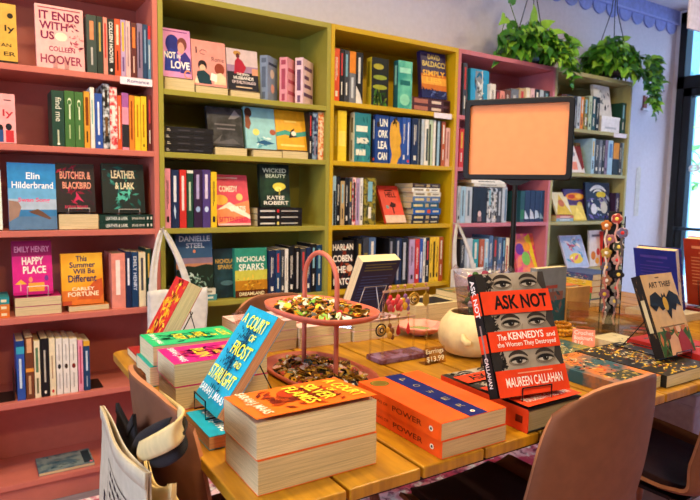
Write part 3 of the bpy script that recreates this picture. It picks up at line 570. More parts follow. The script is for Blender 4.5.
facing('green and gold wheat-field hardcover face-out, olive bookcase fourth shelf', 235.5, 267.5, 248.5, 294, .028, '2f8a72',
       [('r', 0, .3, 1, .55, 'c8c04a'), ('r', 0, 0, 1, .34, 'b87a1c'), ('blob', 9, 50, 0, .05, 1, .42, .06, ['e8c040', 'd8901c', '8a5a14']), ('t', 'NICHOLAS', .06, .72, .94, .83, 'f0f0dc', .02), ('t', 'SPARKS', .12, .54, .9, .68, 'f0f0dc', .02), ('r', 0, 0, 1, .14, '5a2a10'), ('t', 'DREAMLAND', .12, .03, .9, .1, 'f0dca8', .02)], t=.03, lean=3, zb=z4, hard=True)
spine_row(OL, 'fourth', z4, [(269, 275.5, 250.5, 'navy'), (275.8, 280.8, 250, 'dark blue'), (281, 284.8, 249.5, 'dark grey'), (285, 288.4, 249, 'white', [('r', .2, .3, .7, .6, 'b0a898')]), (288.8, 294.8, 246.5, 'black'), (295.2, 300.6, 247.5, 'black', [('r', .1, .3, .9, .6, 'c0b8b0')]),
    (301, 306, 248.5, 'dark grey'), (306.3, 311, 247.5, 'navy'), (311.3, 316.5, 244, 'black'), (316.8, 323.6, 245, 'dark blue')], 'spines on the olive fourth shelf')
# ------------------------------------------------------------------ yellow bookcase
YL = 'yellow bookcase'; z1 = SH[1]
spine_row(YL, 'top', z1, [(334, 340, 48.5, 'orange red'), (340.2, 344.4, 49, 'black'), (344.7, 349.6, 50.5, 'dark grey'), (349.9, 356.2, 51.5, 'grey', [('r', 0, 0, .42, 1, 'd8802a'), ('r', .5, .3, .9, .66, 'c8ccd0')]), (356.5, 363.5, 52.5, 'black', [('r', .1, .3, .6, .62, 'd0ccc8'), ('p', [(.65, 0), (1, 0), (1, 1), (.8, .6)], 'd8d0c8')])], 'spines on the yellow top shelf')
facing('thick black book with yellow-green letters and yellow spine, yellow bookcase top shelf', 371, 388, 58, 103.5, .03, '14160f', [('e', .4, .82, .3, .06, 'a8a038'), ('e', .5, .6, .4, .05, '8a9838'), ('e', .5, .4, .42, .05, '9aa030'), ('blob', 18, 26, .05, .05, .95, .3, .12, ['4a7a2a', '2a4a1a', '8a9a30'])], [('r', .08, .25, .6, .7, '8a7a10')], t=.045, lean=0, spine_col='d0b82a', hard=True)
facing('thick teal-green hardcover with glossy mottled jacket, yellow bookcase top shelf', 397.5, 411.5, 61, 106, .03, ('n', '2c8f84', '6ac0a0', 9), [('r', .1, .75, .9, .86, '9ad8c0'), ('r', .15, .5, .85, .6, '206a68'), ('e', .5, .2, .35, .12, '8ad0b0')], [('r', .1, .3, .5, .7, '8ac8b8')], t=.04, lean=0, spine_col='1f5a60', hard=True)
x0 = Yp(412, 108, .03).x; x1 = min(Yp(451.5, 108, .03).x, 1.577); hz = (Yp(430, 98.5, .03).z-z1)/2
for i, nm in enumerate(('lower', 'upper')):
    flat(f'dark red lying book, {nm} of two under the purple sunset hardcover', x0, x1, z1+hz*(i+1)-.0003, hz-.0006, .03, '4a2024', .15, spine=[('r', .05, .2, .4, .8, 'a8685a'), ('r', .5, .3, .75, .7, 'd8c0b0'), ('r', .82, .2, .96, .8, '2a1418')])
facing('purple sunset hardcover with gold author capitals on dark red books, yellow bookcase', 422, 447, 53, 98, .036, '2c2250', [('r', 0, .1, 1, .52, 'c8702a'), ('r', 0, .3, 1, .46, 'e0a040'), ('r', 0, 0, 1, .18, '242a5a'), ('blob', 6, 22, 0, .02, 1, .2, .08, ['5a6aa0', '1a1a40']), ('t', 'DAVID', .28, .84, .76, .95, 'd8c068', .02), ('t', 'BALDACCI', .06, .68, .96, .8, 'd8c068', .02), ('t', 'SIMPLY', .06, .48, .95, .6, 'f0b848', .02), ('t', 'LIES', .2, .34, .8, .45, 'f0b848', .02)], t=.03, lean=6, zb=z1+hz*2, hard=True)
z2 = SH[2]
facing('thick bright yellow hardcover, yellow bookcase second shelf', 337.5, 346, 110.5, 159.5, .03, 'e8c628', [('r', .1, .3, .9, .6, 'f0d860')], [('r', .1, .3, .7, .7, 'f4e080')], t=.04, lean=0, hard=True)
facing('cream-spined hardcover with teal cover and white title bars, yellow bookcase second shelf', 354, 370, 113, 161, .03, '2f7f86', [('r', .1, .62, .8, .74, 'e8e4d0'), ('r', .15, .38, .9, .5, 'e0dcc8'), ('r', .1, .14, .7, .26, 'e8e4d0'), ('blob', 2, 16, 0, .05, 1, .95, .1, ['3f9a98', '1f5f6a'])], [('r', .1, .3, .4, .7, '7a6a40'), ('r', .55, .3, .95, .6, '8a7a50')], t=.045, lean=0, spine_col='e2d8b0', hard=True)
facing('blue hardcover with four rows of white letters, yellow bookcase second shelf', 375, 388, 115, 161.5, .03, '1f3f86', [('t', 'UN', .3, .76, .9, .92, 'f4f0e0', .03), ('t', 'ORK', .2, .53, .95, .69, 'f4f0e0', .03), ('t', 'LEA', .2, .3, .9, .46, 'f4f0e0', .03), ('t', 'CAN', .2, .07, .9, .23, 'f4f0e0', .03), ('e', .2, .8, .12, .06, '3a2a20')], [('r', .1, .3, .5, .7, 'd8dce8'), ('e', .92, .5, .03, .3, 'e86030')], t=.03, lean=0, hard=True)
facing('blue hardcover with a golden head in profile, yellow bookcase second shelf', 389, 402, 117, 162, .03, '1f4a9a', [('p', [(.1, .0), (.2, .2), (.05, .4), (.0, .66), (.1, .86), (.4, .96), (.7, .88), (.76, .7), (.95, .5), (.8, .4), (.95, .2), (.7, .1), (.6, 0)], 'dca63a'), ('blob', 7, 10, .2, .75, .8, .98, .12, '3a2a1a')], t=.012, lean=0)
spine_row(YL, 'second', z2, [(402.6, 406.8, 117.5, 'blue'), (407, 411, 118, 'blue', [('r', .1, .3, .8, .6, 'e0e4f0'), ('e', .93, .5, .03, .3, 'd84030')]), (412.4, 418.8, 118.5, 'navy'), (419.4, 424.8, 119, 'pale grey', [('r', 0, .0, 1, .45, '2a3038')]), (425.2, 429.2, 119.5, 'white', [('r', .2, .4, .9, .9, '3a4a48')]), (429.6, 433.4, 120, 'pale green', [('r', .1, .0, 1, .4, '24282c')]),
    (433.8, 437.6, 120.5, 'white', [('r', 0, .6, 1, 1, '2a2a30')]), (438, 441.8, 121, 'pale blue', [('r', 0, .55, 1, 1, '202428')]), (442.2, 446, 121.5, 'rust'), (446.4, 450.4, 128, 'pale pink', [('r', .1, .3, .8, .6, 'a06a6a')])], 'spines on the yellow second shelf')
z3 = SH[3]
spine_row(YL, 'third', z3, [(333, 336.4, 176, 'pale blue', [('r', .3, .2, 1, .9, '2a3038')]), (336.7, 340.6, 176.5, 'black'), (340.9, 345, 181, 'tan'), (345.3, 349, 178, 'black'), (349.3, 352.6, 178, 'dark grey'), (352.9, 356.3, 177.5, 'red patterned', [('r', .1, .2, .9, .8, '3a2a2c')]), (356.6, 360, 178.5, 'lilac', [('r', .1, .3, .9, .6, '5a5a68')]), (360.3, 363.4, 178, 'white'), (364.6, 376.4, 178, 'olive gold')], 'spines on the yellow third shelf')
facing('orange-red face-out book leaning far back, yellow bookcase third shelf', 386.5, 406.5, 187.5, 221, .03, 'd8402a', [('r', .3, .85, .7, .88, '2a1414'), ('t', 'HELL', .28, .68, .82, .82, '24100e', .02), ('r', .48, .24, .54, .46, '3a1a18'), ('p', [(.36, .44), (.5, .56), (.7, .5), (.66, .42), (.5, .4)], '3a1a18'), ('r', .0, .0, 1, .2, 'd8b8a0'), ('e', .25, .42, .08, .05, '7a8a88')], t=.018, lean=26)
x0 = Yp(412.5, 205, .03).x; x1 = Yp(440, 205, .03).x; zs = z3
for i, (c, nm, h) in enumerate((('2a2424', 'black lying book at the bottom of the tall stack, yellow bookcase', .02), ('1c2640', 'navy lying book, second up in the tall stack, yellow bookcase', .03), ('2456a0', 'bright blue lying book, third up in the tall stack, yellow bookcase', .033), ('2a5a78', 'teal and tan lying book, fourth up in the tall stack, yellow bookcase', .032),
        ('5a74a0', 'slate blue lying book, fifth up in the tall stack, yellow bookcase', .032), ('e0d8c4', 'off-white lying book, sixth up in the tall stack, yellow bookcase', .024), ('ece6d8', 'white lying book, seventh up in the tall stack, yellow bookcase', .022), ('3a2c2c', 'dark brown lying book on top of the tall stack, yellow bookcase', .024))):
    dx = .006*((i*7) % 3-1); flat(nm, x0+dx, x1+dx, zs+h, h-.0006, .03+.003*(i % 2), c, .16, spine=[('r', .08, .3, .4, .7, 'd8c890' if i < 5 else '8a7a60'), ('r', .5, .2, .62, .8, 'c85030' if i == 2 else 'b8a070'), ('r', .7, .35, .92, .65, 'd0c8b0' if i < 5 else '9a9080')]); zs += h
z4 = SH[4]
facing('black face-out hardcover with huge white capitals and red scene, yellow bookcase fourth shelf', 332.5, 354.5, 241, 285, .03, '1a1416', [('blob', 15, 24, 0, .1, 1, .9, .12, ['7a2a1a', 'a84a20', '3a2a2a']), ('t', 'HARLAN', .04, .8, .96, .93, 'f2e8d8', .03), ('t', 'COBEN', .04, .56, .9, .7, 'f2e8d8', .03), ('t', 'THE', .04, .33, .6, .47, 'f2e8d8', .03), ('t', 'MATCH', .04, .08, .94, .22, 'f2e8d8', .03), ('e', .78, .42, .14, .07, 'e0c0a0')], t=.03, lean=3, hard=True)
spine_row(YL, 'fourth', z4, [(357, 363, 239, 'black', [('r', .1, .3, .6, .7, 'b89a40')]), (363.3, 369, 238, 'dark grey', [('r', .3, .2, .9, .8, '8a7a3a')]), (369.3, 376, 237.5, 'slate blue'),
    (389, 396, 238.5, 'black', [('r', .06, .2, .9, .5, '8a8890')]), (396.3, 402, 238, 'navy', [('r', .06, .2, .9, .5, 'a8a8b0')]), (402.3, 408.6, 238, 'black', [('r', .1, .2, .9, .6, 'b8b8c0')]), (409.8, 415.2, 239.5, 'lilac'), (415.5, 420, 239, 'red'), (420.2, 423.4, 238.5, 'blue', [('r', .3, .3, .9, .7, 'd8e0f0')]), (423.6, 426, 238, 'white'), (426.2, 430, 237.5, 'black'), (430.2, 433, 237.5, 'yellow'), (433.2, 436, 237, 'yellow', [('r', .1, .2, .9, .8, '3a3010')]), (436.2, 439.4, 237, 'yellow'), (439.7, 443.6, 237, 'rust')], 'spines on the yellow fourth shelf')
# ------------------------------------------------------------------ mauve-pink bookcase
MV = 'mauve-pink bookcase'; z1 = SH[1]
spine_row(MV, 'top', z1, [(463.8, 468, 63, 'dark grey')], 'spines on the mauve-pink top shelf')
facing('large bright blue face-out book with grey and white picture, mauve-pink bookcase top shelf', 470, 488.3, 69.5, 121, .04, '2596c8', [('r', .26, .1, .62, .96, '8a9098'), ('blob', 21, 20, .2, .1, .7, .9, .14, ['d8dce0', '4a4a50', '1c6a98']), ('r', .62, .5, .66, .98, 'e8e4dc')], t=.025, lean=2, spine_col='2a8ab8', zb=SH[1])
spine_row(MV, 'top', z1, [(490.5, 496, 84, 'white'), (496.3, 500, 90, 'maroon'), (500.3, 505, 91, 'salmon'), (505.3, 511, 90, 'brown'), (511.3, 519, 89, 'grey'), (519.3, 526, 88.5, 'tan'), (526.3, 530.5, 88, 'cream'), (530.8, 535, 88.5, 'pale pink'), (535.3, 540, 89.5, 'black'), (540.3, 544, 90, 'pale grey'), (544.3, 550, 91, 'dark grey')], 'spines on the mauve-pink top shelf', row='long spine row')
spine_row(MV, 'second', SH[2], [(460, 464.5, 129, 'red'), (464.8, 469, 130, 'maroon'), (469.3, 475, 130, 'tan'), (475.3, 481, 131, 'grey'), (481.3, 487, 131, 'brown'), (520, 527, 133, 'navy'), (527.3, 533, 133, 'white'), (533.3, 541, 134, 'teal'), (541.3, 549, 134, 'black')], 'spines on the mauve-pink second shelf')
z3 = SH[3]
spine_row(MV, 'third', z3, [(457.8, 461, 186, 'pale grey'), (461.3, 466, 186.5, 'pale blue', [('r', .1, .3, .8, .6, '6a7a88')]), (466.3, 472.6, 187, 'pale grey', [('r', .1, .3, .8, .6, '5a6a78')]), (473.2, 487.6, 187.5, 'black', [('e', .75, .5, .09, .12, 'd8b8b0'), ('r', .82, .36, .96, .64, '8a6a6a')]), (488, 492.8, 187.5, 'patterned black'), (493.1, 497.8, 188, 'patterned black'), (498.1, 502.4, 188, 'dark grey', [('r', .1, .3, .8, .7, 'b8bcc0')]), (502.8, 507.6, 187.5, 'pale grey', [('r', .05, .55, .95, .9, '5a7a98')]),
    (521, 525.3, 191, 'dark teal', [('r', .6, .1, .9, .9, '3a7a5a')]), (525.6, 530.6, 190.5, 'navy', [('p', [(.62, 0), (.9, 0), (.9, .9)], 'c8d0e0')]), (530.9, 535.6, 190.5, 'navy', [('p', [(.58, 0), (.9, 0), (.9, 1), (.7, .6)], 'c8d0e0')]), (535.9, 540.6, 190.5, 'navy', [('p', [(.62, 0), (.9, 0), (.86, 1), (.66, .6)], 'b8c8d8')]), (540.9, 546.6, 190.5, 'dark blue', [('p', [(.7, 0), (.9, 0), (.9, 1)], '8aa8b8')])], 'spines on the mauve-pink third shelf')
x0 = Yp(474, 184, .03).x; x1 = Yp(506, 184, .03).x; zz = Yp(490, 187.2, .03).z+.002
for i, (c, nm) in enumerate((('d8d4cc', 'grey-white book lying across the spines, mauve-pink bookcase third shelf'), ('f0ece4', 'white book on top of the grey-white one, mauve-pink bookcase third shelf'))):
    flat(nm, x0-.02*i, x1-.01*i, zz+.02*(i+1), .0194, .03, c, .14, spine=[('r', .2, .3, .7, .6, '8a8a88')])
z4 = SH[4]
spine_row(MV, 'fourth', z4, [(461, 465, 239, 'dark grey'), (465.3, 473, 238.5, 'pale grey', [('r', .2, .3, .8, .6, 'e8e8ec')]), (473.3, 479, 239.5, 'teal'), (479.8, 484.8, 239.5, 'rust'), (485.1, 489, 239, 'pale blue'), (489.3, 493.6, 235.5, 'slate blue'), (493.9, 498, 237, 'dark grey'), (498.3, 502.6, 237.5, 'slate blue'), (502.9, 506, 237.5, 'navy'), (506.3, 509.6, 238, 'cream', [('r', .2, .2, .9, .6, 'b83a3a')])], 'spines on the mauve-pink fourth shelf')
facing('rainbow-coloured face-out paperback behind the sign pole, mauve-pink bookcase fourth shelf', 518, 539, 234.5, 267, .045, ('n', 'd83a7a', 'f08a50', 14), [('p', [(.55, .9), (.8, 1), (1, .1), (.9, 0)], 'e8d83a'), ('e', .5, .35, .2, .18, '7ac05a'), ('e', .25, .6, .2, .15, '6a3a9a'), ('e', .6, .65, .18, .12, 'f0a03a')], t=.02, lean=14, zb=z4)
# ------------------------------------------------------------------ sage bookcase
SG = 'sage bookcase'; z1 = SH[1]
spine_row(SG, 'top', z1, [(562, 567, 94, 'brown'), (567.3, 573, 95, 'black'), (573.3, 577.6, 96, 'dark grey', [('r', .3, .3, .9, .8, 'b8bcc8')]), (577.9, 581.4, 96.5, 'pale grey'), (581.7, 584.4, 97, 'orange'), (584.7, 589.4, 97, 'olive gold'), (589.7, 592.8, 96, 'pale green'), (593.1, 596.8, 96.5, 'dark teal'), (597.1, 600.4, 97.5, 'black')], 'spines on the sage top shelf')
wb = thing('box', 'white gift box under the white face-out card book, sage bookcase top shelf', 'box', (Yp(601, 134, .03).x, .03, z1+.0005))
wx = Yp(619, 134, .03).x-Yp(601, 134, .03).x; MB().box(0, 0, 0, wx, .13, .085, mat('e6e4ea', .6)).ops([('r', .2, .3, .8, .45, 'b8bcc8')], lambda u, v, e: (u*wx, -e, v*.085)).build('body', wb, bevel=.002)
MB().box(-.002, -.002, .0855, wx+.002, .132, .108, mat('f0eef2', .6)).build('lid', wb, bevel=.002)
facing('white face-out book with grey sketch standing on the white box, sage bookcase', 595.5, 612, 86.5, 117, .05, 'ddd8d4', [('blob', 31, 12, .1, .1, .9, .9, .16, ['7a8088', 'a8a8a8', '2a2c30'])], t=.02, lean=10, zb=z1+.109)
bb = thing('box', 'brown kraft box standing behind the white box, sage bookcase top shelf', 'box', (3.044, .172, z1+.0005))
MB().box(0, 0, 0, .13, .09, .18, mat('8a6a58', .7)).build('body', bb, bevel=.002); MB().box(-.001, -.001, .1805, .131, .091, .2, mat('7a5a4a', .7)).build('lid', bb, bevel=.002)
spine_row(SG, 'top', z1, [(622.5, 626, 103, 'dark green'), (626.3, 629.6, 104, 'dark teal')], 'pair of spines at the sage top shelf end', row='end pair', depth=.1)
z2 = SH[2]
facing('tan face-out book with brown portrait, behind the leaning white one, sage bookcase', 576, 586, 143.5, 174.5, .1, 'b08a58', [('e', .6, .55, .22, .2, '6a4a30'), ('r', .3, .1, .9, .36, '8a6a44'), ('r', .1, .86, .9, .92, '5a3a28')], t=.02, lean=4, zb=z2)
facing('white and coral face-out book leaning far back, sage bookcase second shelf', 571.5, 585, 147, 175.5, .018, 'e0d4d0', [('p', [(.5, 1), (1, 1), (1, .2), (.8, .1)], '7a2a28'), ('r', .1, .1, .5, .4, 'e8907a'), ('e', .3, .7, .16, .1, '8a8a98')], t=.015, lean=15, zb=z2)
spine_row(SG, 'second', z2, [(592.6, 595.8, 138.5, 'pale blue'), (596.1, 599.8, 139.5, 'dark grey'), (600.1, 603, 140, 'grey'), (603.3, 605.8, 140, 'black'), (606.1, 608.6, 140, 'mauve'), (608.9, 613.6, 140.5, 'pale blue', [('r', .1, .2, .5, .8, '5a80b0')]), (613.9, 619.8, 143, 'black', [('r', 0, 0, .5, 1, 'd8903a')]), (620.1, 622.8, 143, 'dark grey'), (623.1, 626.6, 143, 'pale blue')], 'spines on the sage second shelf')
z3 = SH[3]
a = Yp(556, 218, .03).x; b = Yp(573, 218, .03).x
flat('pale blue slim book lying at the bottom of the sage bookcase third shelf', a, b, z3+.02, .0195, .026, '8ab0c8', .15, spine=[('r', .2, .3, .8, .6, 'e8e8f0')])
flat('coral slim book lying on the pale blue one, sage bookcase third shelf', a, b, z3+.038, .0175, .026, 'd87a6a', .15, spine=[('r', .2, .3, .8, .6, 'f0e0d8')])
facing('white and yellow picture book leaning on the lying pair, sage bookcase third shelf', 557, 572, 193, 216, .04, 'e2d8b8', [('p', [(0, 0), (.5, .9), (1, 0)], 'd8b84a'), ('e', .5, .5, .2, .16, 'c0705a')], t=.012, lean=24, zb=z3+.0385)
facing('purple picture book with orange bubble title, sage bookcase third shelf', 564.5, 586.5, 189.5, 221, .075, '4a2a68', [('e', .5, .76, .42, .12, 'e8902a'), ('e', .34, .76, .16, .07, 'c84a3a'), ('e', .68, .77, .16, .07, 'f0c050'), ('e', .4, .34, .22, .18, '7a4a90'), ('e', .7, .5, .12, .1, 'e0c050')], t=.018, lean=6, zb=z3)
facing('small yellow picture book leaning low in front of the purple one', 574, 587, 206, 222.5, .022, 'e0c450', [('p', [(.1, .1), (.5, .9), (.9, .1)], 'f0d870')], t=.01, lean=24, zb=z3)
facing('navy comic picture book with white arched title, sage bookcase third shelf', 587, 611, 183, 221, .045, '1d1f38', [('arc', .5, .55, .42, .34, 40, 140, .05, 'e8e4dc'), ('arc', .5, .5, .3, .3, 50, 130, .03, 'd8d4cc'), ('e', .62, .68, .2, .08, 'd8c038'), ('blob', 33, 26, .05, .08, .95, .62, .13, ['7a6aa8', 'd8d4c8', '4a3a78', '9aa0b0']), ('e', .3, .3, .12, .14, 'd8d4d8'), ('e', .72, .34, .14, .16, 'c8c0b0')], t=.018, lean=7, zb=z3)
spine_row(SG, 'third', z3, [(616, 620, 193, 'dark purple')], 'spines on the sage third shelf')
z4 = SH[4]
facing('pastel picture book leaning far back, sage bookcase fourth shelf', 568, 590, 236, 267, .03, 'c8c0dc', [('r', .04, .04, .96, .96, 'a8b8d8'), ('e', .5, .3, .3, .16, 'e8c84a'), ('blob', 35, 20, .05, .2, .95, .9, .14, ['d86a8a', '7a6ab0', 'f0e0e0', '5a9ac0'])], t=.012, lean=22, zb=z4)
facing('white picture book with orange animals, sage bookcase fourth shelf', 590, 602, 230.5, 264, .07, 'e0d8d4', [('e', .3, .3, .2, .12, 'd8803a'), ('e', .7, .4, .14, .1, 'c84a4a'), ('r', .2, .82, .9, .88, '7a7a88'), ('e', .6, .15, .16, .09, 'e8a84a')], t=.014, lean=5, zb=z4)
spine_row(SG, 'fourth', z4, [(608.5, 611, 232, 'red'), (611.3, 615, 232, 'navy'), (615.3, 619, 233, 'yellow')], 'spines on the sage fourth shelf')
# ------------------------------------------------------------------ plants hanging over the case tops
leafm = [mat(c, .35) for c in ('4a8a26', '356e22', '70ac32', '94c840', '2a5a1a')]
def leaf(mb, c, d, n, l, m):
    d = d.normalized(); s = d.cross(n).normalized(); n = s.cross(d)
    P = [(.08, 0, -.02), (-.06, .2, .03), (.12, .4, .07), (.45, .36, .09), (.75, .17, .03), (1.08, 0, -.2), (.75, -.17, .03), (.45, -.36, .09), (.12, -.4, .07), (-.06, -.2, .03), (.5, 0, -.02)]
    mb.add([c+d*a*l+s*b*l+n*h*l for a, b, h in P], [(i, (i+1) % 10, 10) for i in range(10)], m, True)
def plant(label, c, pot_r, pot_h, potm, seed, strands, top, spread, ncrown):
    R = random.Random(seed); c = V(c)
    r = thing('hanging_plant', label, 'plant', c, 'hanging pothos plants')
    mb = MB(); mb.lathe([(pot_r*.62, 0), (pot_r*.86, pot_h*.35), (pot_r, pot_h), (pot_r*.93, pot_h), (pot_r*.85, pot_h*.8)], potm, 24); po = mb.build('pot', r)
    mb = MB(); mb.lathe([(.001, pot_h*.78), (pot_r*.84, pot_h*.78)], mat('2a2018', .95), 18); mb.build('soil', po)
    mb = MB(); hk = V((0, 0, top-c.z-.012))
    for k in range(3):
        a = k*2.094+.5; mb.tube([V((pot_r*.97*math.cos(a), pot_r*.97*math.sin(a), pot_h-.003)), V((.02*math.cos(a), .02*math.sin(a), pot_h+.3)), hk], .003, mat('2c3036', .6), 5)
    mb.tube([hk, V((0, 0, top-c.z))], .006, mat('2c3036', .6), 6); mb.build('hanger_cord', r)
    fo = MB(); stm = MB()
    for _ in range(ncrown):
        th = math.acos(R.uniform(-.75, 1)); a = R.random()*6.283; k = R.uniform(.72, 1.04)
        d = V((math.sin(th)*math.cos(a), math.sin(th)*math.sin(a), math.cos(th)))
        p = V((d.x*spread*k, max(-.16, d.y*spread*.75*k), pot_h*.62+.01+d.z*spread*.78*k))
        if p.y+c.y > BY-.05: p.y = BY-.05-c.y
        if c.z+p.z < CH+.085:
            if p.y+c.y > -.02: p.z = CH+.085-c.z
            else: p.y = min(p.y, -.09-c.y)
        hang = V((d.x*.7+R.gauss(0, .35), d.y*.5+R.gauss(0, .25)-.15, -.75+R.gauss(0, .45)))
        leaf(fo, p, hang, V((d.x, d.y-.4, .55)), R.uniform(.055, .095), R.choice(leafm))
        if R.random() < .25: stm.tube([V((0, 0, pot_h*.79)), V((p.x*.5, p.y*.5, p.z+.03)), p], .002, mat('5a7a30', .6), 4)
    for (dx, dy, ln, out) in strands:
        pts = []; q = V((dx*.3, dy*.3, pot_h)); n = 9
        for i in range(n+1):
            u = i/n; pts.append(V((dx+out*u*.5+R.gauss(0, .008), dy+R.gauss(0, .006), pot_h+.03-ln*u)) if i else q)
        stm.tube(pts, .002, mat('5a7a30', .6), 4)
        for i in range(1, n+1):
            for s in (-1, 1):
                leaf(fo, pts[i], V((s*R.uniform(.3, 1), R.uniform(-.8, .1), R.uniform(-1, .1))), V((R.gauss(0, .3), -1, .6)), R.uniform(.045, .075), R.choice(leafm[1:4] if R.random() < .7 else leafm))
    fo.build('foliage', r); stm.build('stems', r)
    return r
plant('bushy pothos in blue-grey pot hanging over the mauve-pink bookcase, long sprig at upper left', (2.24, .07, 2.022), .1, .11, mat('5f8ba0', .5), 21,
      [(.17, -.15, .2, .03), (.2, -.14, .26, .02), (.12, -.16, .16, .0), (.2, -.13, .2, .04)], CZ, .19, 360)
# long sprig reaching up to the left
o = [x for x in bpy.data.objects if x.name.startswith('foliage')][-1]; par = o.parent
sg = MB(); R = random.Random(5); base = V((-.1, 0, .16)); tip = V((-.29, -.02, .42))
pts = [base.lerp(tip, i/8)+V((-.03*math.sin(i/8*3.14), 0, .05*math.sin(i/8*3.14))) for i in range(9)]; sg.tube(pts, .0025, mat('5a7a30', .6), 5)
pts2 = [base, V((-.24, -.02, .22)), V((-.29, -.03, .1)), V((-.31, -.03, .0))]; sg.tube(pts2, .0025, mat('5a7a30', .6), 5)
for q, d in ((pts[8], V((-.4, -.2, .5))), (pts[6], V((-.9, -.2, -.2))), (pts[7], V((.6, -.2, .6))), (pts2[1], V((-.5, -.2, -.4))), (pts2[2], V((-.3, -.2, -1))), (pts2[3], V((-.5, -.2, -1))), (pts2[2], V((.5, -.3, -1))), (pts[3], V((.2, -.2, 1)))):
    leaf(sg, q, d, V((.2, -1, .5)), .09, R.choice(leafm[:4]))
for dz in (0, .03, .06): leaf(sg, V((-.03+.2*dz, -.02, .19+dz)), V((R.uniform(-.5, .5), -.3, 1)), V((0, -1, .2)), .075, leafm[3])
sg.build('sprig', par)
plant('bushy pothos in dark basket trailing down the sage bookcase corner', (3.05, .07, 2.03), .115, .13, mat(('n', '2a2226', '4a3c3a', 60), .8), 34,
      [(.24, -.15, .32, .08), (.2, -.16, .3, .04), (.26, -.15, .28, .12), (.15, -.16, .24, .0), (.24, -.14, .36, .16), (.22, -.15, .36, .1), (.28, -.14, .2, .18), (-.14, -.16, .1, -.03), (.26, -.15, .4, .05)], CZ, .2, 380)
# small things on the white wall by the door
def card(name, label, cat, x0, x1, y0, y1, hx, th=.01):
    a = Yp(x0, y1, BY-.002); b = Yp(x1, y0, BY-.002)
    r = thing(name, label, cat, (a.x, BY-.002, a.z)); w = b.x-a.x; h = b.z-a.z
    MB().box(0, -th, 0, w, 0, h, mat(hx, .6)).build('panel', r, bevel=.001); return r, w, h
r, w, h = card('wall_tag', 'small reddish brown tag on the white wall below the plant', 'tag', 642.5, 646.5, 96, 108, '9a5a50')
MB().box(w*.3, -.0125, h*.9, w*.7, -.0102, h*.98, mat('d8d0d0', .5)).build('hanger_clip', r)
MB().box(-.02, -.02, -.02, w+.02, 0, -.002, mat('e0e2ea', .6)).build('ledge', r)
r, w, h = card('paper_notice', 'blank cream paper notice taped on the wall beside the sage bookcase', 'notice', 633.5, 641, 168, 216, 'd8d2cc', .002)
MB().box(w*.35, -.003, h-.01, w*.65, -.0021, h+.01, mat('e8e4d8', .4)).build('tape', r)
hs = thing('hanging_sign', 'white hanging board near the ceiling at the upper right by the door', 'sign', (2.894, -.52, 2.198))
MB().box(0, 0, 0, .3, .012, .3, mat('d8ccd6', .6)).build('board', hs, bevel=.002)
for xa in (.04, .26): MB().tube([(xa, .006, .3), (xa, .006, CZ-2.198)], .0015, mat('c8c8c8', .4), 5).build('cord', hs)
# ================================================================== TABLE
TZ = .773; TX0, TX1, TY0, TY1 = -.342, 1.924, -1.748, -.785
wood = wood_mat('table_wood', '8a5a08', 'b88212', (9, 1.2, 1), .38)
metal = mat('2b2526', .45, .6, 'steel')
tb = thing('display_table', 'long honey-coloured slatted wood table covered in books', 'table', (TX0, TY0, 0))
mb = MB(); n = 16; pw = (TX1-TX0)/n; Ly = TY1-TY0
for i in range(n):
    a, b = (i*pw+.012+.003 if i else 0), (i+1)*pw+.012-(.003 if i < n-1 else .012); z0, z1 = TZ-.02, TZ; rr = .032
    if i in (0, n-1):
        def rc(cx, cy, s, t): return [(cx+rr*math.cos(math.radians(q)), cy+rr*math.sin(math.radians(q))) for q in range(s, t+1, 15)]
        pts = (rc(a+rr, rr, 180, 270)+[(b, 0), (b, Ly)]+rc(a+rr, Ly-rr, 90, 180)) if i == 0 else ([(a, Ly), (a, 0)]+rc(b-rr, rr, 270, 360)+rc(b-rr, Ly-rr, 0, 90))
        mb.prism(pts, z0, z1, wood)
    else: mb.box(a, 0, z0, b, Ly, z1, wood)
mb.build('tabletop', tb, bevel=.0025)
mb = MB()
for y0 in (.06, Ly-.1): mb.box(.05, y0, TZ-.06, TX1-TX0-.05, y0+.04, TZ-.021, metal)
for x0 in (.05, .75, 1.45, TX1-TX0-.09): mb.box(x0, .1, TZ-.06, x0+.04, Ly-.1, TZ-.021, metal)
mb.build('under_frame', tb)
for x in (.075, TX1-TX0-.075):
    for y in (.09, Ly-.09): MB().tube([(x, y, TZ-.06), (x+(-.02 if x < 1 else .02), y, .013)], [.02, .014], metal, 10).build('leg', tb)
